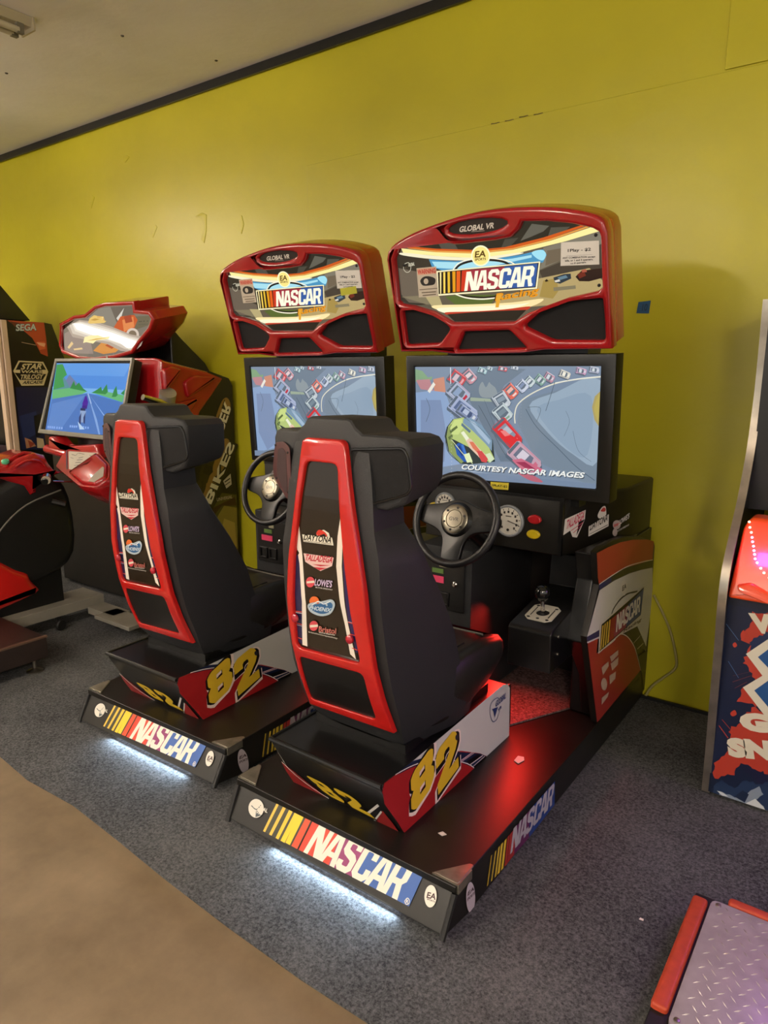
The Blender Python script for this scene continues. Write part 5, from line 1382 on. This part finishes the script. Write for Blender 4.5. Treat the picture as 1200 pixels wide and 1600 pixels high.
    # lamps of the machine itself
    for nm, lo, sz, pw, co, ro, sp in (('footwell_red_lamp', (.08, 1.17, .60), (.20, .08), 3.6 if right else 1.1, (1, .03, .02), (math.radians(-38), 0, math.radians(8)), math.radians(120)),
                                   ('underglow_lamp', (.03, -.007, .028), (.50, .025), 3.2 if right else 2.4, (.6, .8, 1.0), (math.radians(-74), 0, 0), math.pi)):
        a = area(nm, lo, sz, pw, co, ro, sp); a.parent = M
    return M

SCREEN = .95
MARQ = .95
racing_machine((-1.30, 1.46, 0), 0, 'red and black racing arcade machine with bucket seat, the nearer one on the right', True)
racing_machine((-2.383, 1.552, 0), .026, 'red and black racing arcade machine beside the motorcycle game, farther of the two', False)
# ---------------------------------------------------------------- motorcycle arcade game
def motorcycle_game():
    O = (-4.2, 2.4, 0)
    R = empty('motorcycle_arcade_machine', O, 'red and black motorcycle arcade machine with a tilted screen and a ride-on bike', 'arcade machine')
    X = lambda x0: (lambda u, v, w: (x0 + w, u, v))
    def pt(mb, name, m=None, parent=R, **k): return mb.build(name, m, parent, O, **k)
    # cabinet
    b = MB(); b.box((-4.95, 2.66, .03), (-3.86, 3.25, 1.02)); body = pt(b, 'cabinet_body', WOOD, bevel=.01)
    b = MB().slab([(2.9, .04), (3.29, .04), (3.30, 1.47), (3.27, 1.52), (3.10, 1.57), (2.85, 1.30), (2.80, .9)], X(0), -3.78, -3.70, .004); sp = pt(b, 'side_panel', mat('dark_side_panel', '18130e', .35), body)
    artwork('side_panel_artwork', 'bside', onplane((-3.7, 0, 0), (0, 1, 0), (0, 0, 1)), body, org=O, rough=.4)
    b = MB().slab(smoothpoly([(2.99, 1.60), (2.99, 1.80), (3.01, 1.84), (3.08, 1.78), (3.16, 1.71), (3.31, 1.56), (3.31, 1.30), (3.0, 1.3)], 3), X(0), -4.52, -3.93, .01); pt(b, 'back_housing', BLKS)
    b = MB()
    prof = [(2.68, 1.15), (2.71, 1.58), (2.72, 1.655), (2.76, 1.64), (2.90, 1.61), (3.10, 1.57), (3.24, 1.525), (3.15, 1.43), (3.02, 1.30), (2.93, 1.12)]
    def sh(x, d): return [(x, 2.85 + (p[0] - 2.85) * d, 1.4 + (p[1] - 1.4) * d) for p in prof]
    b.loft([sh(-4.78, .9), sh(-4.75, .97), sh(-4.70, 1), sh(-3.76, 1), sh(-3.71, .97), sh(-3.69, .92)])
    sh_ = pt(b, 'shoulder_shell', RED, smooth=40, bevel=.015)
    b = MB()
    b.slab(rounded([(2.72, 1.46), (2.74, 1.46), (2.80, 1.50), (2.86, 1.58), (2.78, 1.60), (2.72, 1.58)], .02), X(0), -3.72, -3.66, .015); pt(b, 'fairing_rib', RED, sh_); b = MB()
    b.slab(rounded([(2.90, 1.40), (3.08, 1.48), (3.14, 1.53), (2.96, 1.54), (2.88, 1.50)], .02), X(0), -3.72, -3.67, .012); pt(b, 'fairing_rib', RED, sh_); b = MB()
    b.slab(rounded([(2.62, 1.25), (2.72, 1.22), (2.92, 1.32), (2.98, 1.40), (2.86, 1.38), (2.70, 1.36)], .02), X(0), -3.72, -3.66, .015)
    pt(b, 'fairing_rib', RED, sh_)
    c = MB().tube([(-3.62, 2.53, 1.42), (-3.62, 2.64, 1.385), (-3.62, 2.76, 1.325)], [.018, .026, .026], 16)
    c.lathe([(.03, 0), (.034, .02), (.026, .03)], (-3.62, 2.75, 1.32), (0, .45, -.22), 16)
    ex = pt(c, 'exhaust_pipe', CHROME)
    pt(MB().tube([(-3.71, 2.76, 1.37), (-3.66, 2.74, 1.44)], .052, 18), 'exhaust_collar', mat('satin_steel', 'b0aca0', .4, metal=.6), ex)
    # marquee
    qp = onplane((-4.22, 2.7, 1.83), (1, 0, 0), (0, -.2, .97))
    ol = pts('-.5,.012 -.485,.045 -.30,.085 -.17,.088 -.03,.135 .087,.149 .372,.142 .36,.092 .51,.078 .525,.05 .476,0 .337,-.075 .242,-.135 .043,-.165 -.191,-.18 -.381,-.17 -.556,-.127 -.565,-.09')
    big = inset(ccw(ol), -.02)
    b = MB(); b.slab(big, qp, -.27, .012, .012, .015, holes=[ccw(ol)], rh=.004) if False else b.slab(big, qp, -.03, .014, .010, .004, holes=[inset(ccw(ol), .004)])
    b.slab(inset(ccw(big), .004), qp, -.27, -.012, .004, .03)
    mq = pt(b, 'marquee', RED, smooth=50)
    pt(MB().slab(inset(ccw(ol), -.002), qp, -.012, -.004), 'light_panel', mat('smoked_panel', '120f0a', .15), mq)
    artwork('marquee_artwork', 'bmar', lambda u, v, w: qp(u, v, w - .004), mq, org=O, emit=1.0, rough=.1, dim=lambda c: 1.6 if c == 'ffffff' else 1.0)  # pale nested band is glare painted into the artwork, white core glowing most
    rim = MB().tube([qp(u, v, .006) for u, v in ol], .005, 6, closed=True); pt(rim, 'marquee_rim', mat('pink_edge_strip', 'c89088', .3), mq)
    pt(MB().tube([qp(-.02, -.16, .02), qp(-.03, -.225, .03)], .005, 6), 'cable_tie', WHITE, mq)
    # monitor
    mp = onplane((-4.24, 2.6, 1.63), (1, 0, 0), (0, -.16, -.48), True)
    b = MB(); b.slab([(-.44, -.02), (.44, -.02), (.478, .50), (-.452, .50)], mp, -.012, .006, .003, holes=[[(-.42, .0), (.425, .0), (.455, .472), (-.432, .472)]])
    mon = pt(b, 'monitor', mat('grey_monitor_bezel', '77766c', .4))
    pt(MB().slab([(-.436, -.016), (.436, -.016), (.472, .496), (-.448, .496)], mp, -.07, -.0125), 'monitor_case', BLKS, mon)
    pt(MB().slab([(-.425, -.004), (.43, -.004), (.46, .476), (-.436, .476)], mp, -.012, -.004), 'screen', mat('dark_screen_glass', '04060a', .1), mon)
    artwork('screen_picture', 'bscr', lambda u, v, w: mp(u, v, w - .004), mon, org=O, emit=SCREEN, step=.00006)
    b = MB().box((-4.4, 2.55, 1.05), (-4.1, 2.75, 1.2)); pt(b, 'monitor_bracket', BLKS, mon)
    # control pod and bar
    pp = onplane((-3.9, 2.3, 1.0), (1, 0, 0), (0, .814, .581))
    b = MB(); rings = []
    po = rounded(pts('-.373,.09 -.366,.128 -.026,.133 .199,.045 .316,-.062 .276,-.143 .124,-.15 -.105,-.085 -.30,-.03'), .02)
    cx, cy = 0, 0
    for w_, k in ((-.22, .55), (-.12, .85), (-.03, 1.0), (0, 1.0), (.008, .985), (.0085, .5)):
        rings.append([tuple(pp(cx + (u - cx) * k + (1 - k) * (.22 if w_ < -.02 else 0), cy + (v - cy) * k, w_)) for u, v in po])
    b.loft(rings); pod = pt(b, 'control_pod', RED, smooth=45)
    artwork('control_pod_sticker', 'bstk', lambda u, v, w: pp(u, v, w + .009), pod, org=O, label='white instruction sticker')
    b = MB(); b.slab(rounded(pts('-.02,.118 .19,.04 .30,-.062 .265,-.13 .13,-.135 -.09,-.07 -.02,-.03 .02,.02'), .02), pp, -.02, .028, .018); pt(b, 'pod_cheek', RED, pod)
    b = MB().slab(pts('.19,.005 .215,-.0 .282,-.066 .255,-.118 .20,-.118 .185,-.07'), pp, .02, .0285); pt(b, 'pod_vent', mat('grey_vent', '8a8070', .5), pod)
    b = MB(); b.tube([(-4.56, 2.42, 1.06), (-4.3, 2.42, 1.04), (-4.1, 2.5, 1.03)], .028, 10); b.slab(rounded([(-4.52, 1.03), (-4.50, 1.15), (-4.44, 1.14), (-4.36, 1.09), (-3.95, 1.13), (-3.92, 1.04)], .02), lambda u, v, w: (u, 2.5 - w, v), 0, .10, .02); pt(b, 'crossbar', RED)
    # the bike
    def bev(poly, x0, x1, r=.03, k=3): return rounded(poly, r, k)
    b = MB()
    sad = smoothpoly([(1.2, .92), (1.5, .86), (1.85, .93), (2.0, 1.0), (2.2, .96), (2.3, .80), (2.3, .45), (2.1, .32), (1.7, .30), (1.3, .4), (1.15, .6)], 3)
    b.slab(sad, X(0), -4.36, -4.09, .06, .06, seg=4); bk = pt(b, 'bike_body', mat('black_bike_body', '141412', .42), smooth=60)
    tank = pts('1.70,1.03 1.88,1.035 1.92,1.035 1.99,1.075 2.09,1.10 2.15,1.08 2.17,1.03 2.20,.985 2.26,.965 2.21,.95 2.09,.94 2.08,.86 2.04,.85 2.01,.91 1.88,.97 1.70,.99')
    b = MB(); b.slab(tank, X(0), -4.40, -4.07, .035, .035, seg=4)
    tk = pt(b, 'tank_fairing', RED, bk, smooth=50)
    b = MB(); b.tube([(-4.065, 1.96, 1.03), (-4.06, 2.03, 1.06), (-4.062, 2.1, 1.05), (-4.06, 2.13, 1.02)], .008, 6, smooth=3); pt(b, 'tank_ridge', RED, tk); b = MB(); b.tube([(-4.11, 1.93, 1.055), (-4.13, 2.05, 1.10), (-4.11, 2.14, 1.07)], .010, 6, smooth=3); pt(b, 'tank_ridge', RED, tk)
    for (y, z, m, nm) in ((1.925, 1.06, mat('green_start_button', '4a9a72', .3), 'start_button'), (1.995, 1.045, mat('orange_start_button', 'd0762a', .3), 'start_button')):
        pt(MB().lathe([(.022, 0), (.02, .012), (.006, .018)], (-4.10, y, z), (.4, -.3, 1), 14), nm, m, tk)
    b = MB().slab(rounded([(1.55, .50), (1.82, .50), (1.91, .425), (1.98, .385), (1.99, .34), (2.045, .265), (1.96, .235), (1.79, .205), (1.55, .2)], .02), X(0), -4.38, -4.065, .04, .04); pt(b, 'belly_fairing', BRED, bk, smooth=60)
    b = MB()
    b.tube([(-4.30, 2.12, .97), (-4.05, 2.10, .95), (-3.98, 2.08, .935)], .018, 10); pt(b, 'handlebar', BLKS, bk)
    pt(MB().tube([(-4.03, 2.12, .955), (-3.985, 2.09, .945)], .026, 14), 'grip_end', CHROME, bk)
    pt(MB().tube([(-4.0, 2.14, .93), (-3.99, 2.3, .91), (-4.0, 2.42, .94)], .006, 6, smooth=3), 'brake_lever', CHROME, bk)
    b = MB(); b.tube([(-4.068, 1.72, .50), (-4.068, 1.84, .68), (-4.068, 2.0, .80), (-4.068, 2.22, .86)], .005, 6, smooth=4); pt(b, 'body_seam', mat('grey_piping', '6a675f', .4), bk)
    pt(MB().tube([(-4.07, 2.16, .80), (-4.03, 2.22, .775)], .02, 10), 'foot_peg', BLKS, bk)
    b = MB(); b.box((-4.34, 1.75, .15), (-4.12, 2.2, .45)); pt(b, 'bike_pedestal', BLKS, bk)
    # frame on the floor
    b = MB(); b.box((-4.27, 1.80, .085), (-4.03, 2.42, .15)); b.box((-4.03, 2.30, .05), (-3.75, 2.42, .095)); b.box((-3.86, 2.24, .07), (-3.5, 2.40, .095))
    fr = pt(b, 'base_frame', mat('grey_steel_top', '77736a', .5, var=.2), bevel=.004)
    for cx_, cy_ in ((-4.0, 2.10), (-3.74, 2.33)):
        c = MB().lathe([(.03, -.012), (.034, -.006), (.034, .006), (.03, .012)], (cx_, cy_, .041), (1, .2, 0), 18); c.box((cx_ - .016, cy_ - .012, .045), (cx_ - .012, cy_ + .012, .09)); pt(c, 'caster', RUB, fr)
    b = MB(); b.box((-4.45, .75, .075), (-3.52, 1.765, .19)); pl = pt(b, 'rider_platform', mat('dark_brown_deck', '241a16', .45, var=.25, vscale=12), bevel=.004)
    b = MB(); b.box((-3.535, .75, .186), (-3.517, 1.768, .196)); pt(b, 'deck_edge_strip', mat('worn_edge_strip', '5a4436', .4), pl)
    for x, y in ((-3.55, 1.70), (-4.38, 1.70), (-3.55, .85), (-4.38, .85)):
        pt(MB().lathe([(.042, .0), (.042, .006), (.02, .014), (.009, .02), (.009, .08)], (x, y, .007 if y > 1.2 else .001), (0, 0, 1), 16), 'levelling_foot', STEEL, pl)
    for z, m, h in ((.60, mat('green_lens', '5a7a3a', .4), .04), (.43, mat('yellow_button', 'd0b41c', .3), .08)):
        pt(MB().box((-3.94, 2.612, z), (-3.88, 2.618, z + h)), 'coin_door_label', m, body)
    for z in (.36, .30): pt(MB().box((-3.98, 2.60, z), (-3.87, 2.617, z + .015)), 'coin_door_trim', STEEL, body)
motorcycle_game()

# ---------------------------------------------------------------- space shooter cabinet by the left edge
O = (-5.9, 2.9, 0)
R_ = empty('space_arcade_cabinet', O, 'tall black arcade cabinet with a cream front edge and space film lettering on its side', 'arcade cabinet')
b = MB().slab([(2.70, .01), (3.31, .01), (3.31, 1.62), (3.14, 1.66), (3.06, 1.925), (3.0, 1.935), (2.70, 1.94)], lambda u, v, w: (w, u, v), -6.3, -5.503, .003)
cb = b.build('cabinet_body', BLKS, R_, O)
artwork('side_artwork', 'sw', onplane((-5.502, 0, 0), (0, 1, 0), (0, 0, 1)), cb, org=O, rough=.35)
b = MB().slab([(2.52, 1.945), (2.90, 1.945), (2.69, 2.20), (2.52, 2.40)], lambda u, v, w: (w, u, v), -6.3, -5.52, .004); b.build('header_box', BLKS, R_, O)
b = MB()
for k, (y0, y1) in enumerate(((2.655, 2.70), (2.625, 2.652))): b.box((-5.55 - .0 * k, y0, .02), (-5.495 + .01 * (1 - k), y1, 1.94))
b.build('front_edge', CREAM, R_, O, bevel=.006)
b = MB().box((-6.25, 2.45, .3), (-5.55, 2.63, 1.0)); b.build('control_panel', mat('dull_purple_panel', '3a2f3a', .5), R_, O, bevel=.01)

# ---------------------------------------------------------------- snowmobile game cabinet by the right edge
O = (.3, 2.9, 0)
S_ = empty('snowmobile_arcade_cabinet', O, 'snowmobile arcade cabinet with a chrome edge and orange light-up panel at the right', 'arcade cabinet')
edge_y = [(1.83, 2.86), (1.79, 2.862), (1.63, 2.88), (1.49, 2.884), (1.352, 2.863), (1.26, 2.835), (1.128, 2.765), (1.06, 2.712), (1.0, 2.665), (.904, 2.603), (.784, 2.585), (.6, 2.61), (.4, 2.625), (.2, 2.645), (.012, 2.655)]
es = smoothpoly([(y, z) for z, y in edge_y], 3, False)
out = es + [(3.30, .012), (3.30, 1.83)]
for x0, x1 in ((-.43, -.41), (1.0, 1.02)):
    b = MB().slab(out, lambda u, v, w: (w, u, v), x0, x1, 0); sp = b.build('side_panel', BLKS, S_, O)
    b = MB(); b.loft([[(x0 - .004, y - .006, z), (x1 + .004, y - .006, z), (x1 + .004, y + .004, z), (x0 - .004, y + .004, z)] for y, z in es]); b.build('chrome_edging', mat('scuffed_chrome_edging', 'b0a89a', .28, metal=.9, var=.15, vscale=18), sp, O, smooth=50)
b = MB().box((-.41, 2.645, .02), (1.0, 3.25, .80)); fb = b.build('front_panel', mat('navy_panel', '141c30', .35), S_, O)
artwork('front_artwork', 'sno', onplane((0, 2.644, 0), (1, 0, 0), (0, 0, 1)), fb, org=O, rough=.3, base=.0004, vmin=.022)
ORG = mat('orange_plastic', 'e04a1a', .3, coat=.4)
def opn(u, v, w): return (u, 2.60 + (v - .80) * .42 - w, v)
b = MB(); b.slab(rounded([(-.408, .802), (1.0, .802), (1.0, 1.075), (-.375, 1.075), (-.395, 1.04)], .012), opn, -.08, 0, .012)
op = b.build('light_up_panel', ORG, S_, O, smooth=50)
b = MB(); b.slab(ell(-.155, .965, .135, .085, 40), opn, .0, .02, .008); b.build('speaker_ring', ORG, op, O)
b = MB(); b.slab(ell(-.155, .965, .115, .07, 40), opn, .018, .024); b.build('speaker_cone', mat('dark_blue_speaker', '14123a', .5), op, O)
b = MB(); b.slab(rounded([(-.385, .85), (-.34, .865), (-.22, .815), (-.22, .802), (-.26, .802), (-.375, .83)], .012), opn, .0, .012, .006); b.build('pressed_rib', ORG, op, O)
leds = [(-.398, 1.064), (-.393, 1.046), (-.386, 1.03), (-.381, 1.014), (-.377, 1.0), (-.372, .986), (-.368, .972), (-.364, .96), (-.36, .946), (-.352, .934), (-.338, .918), (-.326, .905), (-.308, .892), (-.29, .882), (-.27, .874), (-.25, .868), (-.23, .864)]
LP = mat('pink_white_led', 'ffffff', .4, emit=2.5, ecol='f0a0ff'); LO = mat('orange_led', 'ffffff', .4, emit=3.2, ecol='ffb070')
for i, (u, v) in enumerate(leds):
    m = LP if 3 <= i <= 8 else LO
    b = MB().lathe([(.0045, 0), (.004, .003), (.001, .005)], opn(u + .018, v - .004, 0), (0, -.9, .38), 10); b.build('led', m, op, O)
b = MB(); b.box((-.41, 2.86, 1.08), (1.0, 3.1, 1.8)); b.build('screen_hood', BLKS, S_, O)
for nm, lo, pw, co, sz in (('magenta_led_lamp', (-.34, 2.60, .985), .9, (.85, .1, 1.0), .05),):
    a = area(nm, (lo[0] - O[0], lo[1] - O[1], lo[2] - O[2]), (sz, sz), pw * .3, co, (math.radians(75), 0, 0)); a.parent = S_
a = area('violet_screen_lamp', (.2 - O[0], 2.48 - O[1], 1.15 - O[2]), (.4, .2), 3.2, (.5, .14, 1.0), (math.radians(-48), 0, math.radians(-24)), math.radians(130)); a.parent = S_

# ---------------------------------------------------------------- diamond plate footboard
O = (-.02, 1.72, 0)
F_ = empty('footboard', O, 'diamond plate metal footboard with orange edging on the floor at the lower right', 'footboard')
fl = lambda u, v, w: (u, v, w)
b = MB(); b.box((-.312, 1.42, .02), (.28, 1.985, .082)); fb = b.build('footboard_base', mat('black_board_edge', '101010', .5), F_, O, bevel=.004)
ORM = mat('orange_foam_edging', 'a83a1c', .55, var=.12, vscale=40)
for q in ([(-.313, 1.515), (-.272, 1.515), (-.272, 1.955), (-.313, 1.955)], [(-.225, 1.972), (.2, 1.972), (.2, 2.003), (-.225, 2.003)], [(-.235, 1.425), (.2, 1.425), (.2, 1.47), (-.235, 1.47)]):
    b = MB().slab(rounded(q, .012), fl, .06, .098, .008); b.build('orange_edging', ORM, fb, O)
b = MB(); b.slab(rounded([(-.265, 1.482), (.27, 1.482), (.27, 1.966), (-.265, 1.966)], .02), fl, .082, .095, .002); dp = b.build('diamond_plate', mat('worn_tread_plate', 'a39aa0', .38, metal=.35, var=.12, vscale=20), F_, O)
b = MB()
for i in range(19):
    for j in range(17):
        u = -.235 + i * .028 + (.0 if j % 2 else .014); v = 1.505 + j * .0275
        if u > .25: continue
        s = 1 if (i + j) % 2 else -1
        a_ = math.radians(45 * s); L_ = .012; W_ = .0026; ca, sa = math.cos(a_), math.sin(a_)
        q = [(u + ca * L_, v + sa * L_), (u - sa * W_, v + ca * W_), (u - ca * L_, v - sa * L_), (u + sa * W_, v - ca * W_)]
        b.add([(x, y, .0948) for x, y in q] + [(u, v, .0975)], [(0, 1, 4), (1, 2, 4), (2, 3, 4), (3, 0, 4)])
t_ = b.build('tread_pattern', mat('tread_ridge', 'a39a9c', .3, metal=.7), dp, O); t_['kind'] = 'stuff'
for x, y in ((-.245, 1.948), (-.248, 1.503)): MB().lathe([(.008, .095), (.007, .098), (.002, .099)], (x, y, 0), (0, 0, 1), 12).build('plate_screw', STEEL, dp, O)

# ---------------------------------------------------------------- fixture on the ceiling
O = (-3.97, 1.2, 3.39)
X_ = empty('fluorescent_fixture', O, 'unlit beige fluorescent fixture on the ceiling at the upper left', 'ceiling light')
hs = mat('beige_enamel', 'a69c82', .4)
b = MB(); b.loft([[(-4.03, y, 3.389), (-3.91, y, 3.389), (-3.93, y, 3.345), (-4.01, y, 3.345)] for y in (.0, 2.23)]); h_ = b.build('housing', hs, X_, O, bevel=.003)
for x in (-4.0, -3.94): MB().tube([(x, .1, 3.315), (x, 2.16, 3.315)], .016, 12).build('tube', mat('unlit_tube', 'b0a890', .3), X_, O)
for x in (-4.0, -3.94): MB().box((x - .012, 2.15, 3.298), (x + .012, 2.185, 3.348)).build('lamp_holder', mat('grey_socket', '6a6454', .5), X_, O)
MB().box((-4.035, 2.225, 3.325), (-3.905, 2.235, 3.389)).build('end_plate', hs, X_, O)
for i, (fx, fy, fw) in enumerate(FIXTURES):
    O = (fx, fy, 3.39)
    r_ = empty('fluorescent_fixture', O, ['unseen lit fluorescent fixture above the far left cabinets', 'unseen lit fluorescent fixture over the left aisle', 'unseen lit fluorescent fixture behind the viewer', 'unseen lit fluorescent fixture over the right aisle', 'dim fluorescent fixture over the snowmobile game'][i], 'ceiling light')
    b = MB(); b.box((fx - .03, fy - 1, TUBE_Z + .045), (fx + .03, fy + 1, TUBE_Z + .085))
    for y in (-.7, .7): b.box((fx - .006, fy + y - .006, TUBE_Z + .08), (fx + .006, fy + y + .006, 3.389))
    b.build('housing', hs, r_, O)
    lm = mat('lit_tube_%d' % i, 'ffffff', .3, emit=fw / 1.9, ecol='ffedd8')
    for x in (-.05, .05): MB().tube([(fx + x, fy - .95, TUBE_Z), (fx + x, fy + .95, TUBE_Z)], .02, 10).build('tube', lm, r_, O)

# ---------------------------------------------------------------- small things
q = MB().slab([(-1.018, 1.835), (-.962, 1.832), (-.958, 1.888), (-1.012, 1.884)], lambda u, v, w: (u, WY - .008 - w, v), 0, .0012)
tp = tag(q.build('wall_tape', mat('blue_tape', '1f4f74', .6), None, (-.99, WY - .008, 1.86)), 'blue tape tag with a handwritten 10 on the yellow wall', 'tape')
V2, F2 = textmesh('10', 0)
x1 = max(v[0] for v in V2)
MB().add([(-1.0 + x * .028 / x1 + y * .004 - -.99, -.0016, 1.845 + y * .042 - 1.86) for x, y in V2], F2).build('handwritten_number', mat('pen_ink', '10182a', .6), tp)
c = MB().tube([(-.838, 3.325, .53), (-.82, 3.327, .50), (-.78, 3.327, .43), (-.744, 3.327, .352), (-.715, 3.327, .25), (-.712, 3.325, .19), (-.76, 3.322, .13), (-.81, 3.322, .07), (-.835, 3.31, .012)], .006, 8, smooth=5)
tag(c.build('power_cord', mat('yellowed_cord', 'a39a5c', .5), None, (-.8, 3.32, .3)), 'pale power cord hanging down the yellow wall behind the nearer machine', 'cord')
PAP = mat('white_paper', 'd8cfc4', .7)
def scrap(x, y, z, q, lab):
    b = MB().slab([(x + a, y + c) for a, c in q], lambda u, v, w: (u, v, z + w + .15 * (abs(u - x) + abs(v - y)) * .3), 0, .0012)
    tag(b.build('paper_scrap', PAP, None, (x, y, z)), lab, 'paper', None)
scrap(-.99, 2.215, .1535, [(-.014, -.02), (.008, -.03), (.016, .005), (.006, .024), (-.016, .018)], 'larger white paper scrap on the red-lit deck of the nearer machine')
scrap(-1.002, 1.68, .1545, [(-.012, -.006), (.006, -.010), (.014, .004), (-.004, .01)], 'small torn paper scrap on the rear deck near the number 82')
q = [(-.006, -.004), (.006, -.003), (.005, .004), (-.005, .004)]
scrap(-.43, 2.62 - .75, .0065, q, 'tiny white crumb on the carpet right of the nearer machine')
for (x, z) in ((-1.79, 2.762), (-1.62, 2.763)):
    pass
tn = 4
for k in range(4):
    x = -1.79 + k * .075; z = 2.766 + random.uniform(-.003, .003)
    c = MB().slab([(x, z - .002), (x + .03, z - .003), (x + .05, z - .001), (x + .045, z + .002), (x + .02, z + .001), (x + .002, z + .003)], lambda u, v, w: (u, WY - .0075 - w, v), 0, .0008)
    struct(c.build('trim_%d' % tn, mat('chipped_plaster', '5a5020', .8))); tn += 1
for poly in ('-4.05,2.60 -3.98,2.62 -3.93,2.60 -3.94,2.50 -3.97,2.42 -4.0,2.45 -3.96,2.52 -3.98,2.585', '-4.55,2.55 -4.49,2.60 -4.47,2.58 -4.53,2.51', '-5.3,2.83 -5.26,2.9 -5.22,2.88 -5.28,2.8', '-3.62,2.50 -3.59,2.56 -3.57,2.5 -3.6,2.44', '-4.85,3.08 -4.78,3.11 -4.74,3.09 -4.8,3.06'):
    struct(MB().slab(rounded(pts(poly), .01), lambda u, v, w: (u, WY - w, v), 0, .003, .0015).build('trim_%d' % tn, YEL)); tn += 1
for x, y in ((-3.72, 2.63), (-4.75, 2.5), (-3.55, 3.15)):
    struct(MB().lathe([(.01, 0), (.008, .004), (.002, .006)], (x, y, 3.39), (0, 0, -1), 10).build('trim_%d' % tn, mat('ceiling_nail', '3a3630', .7))); tn += 1
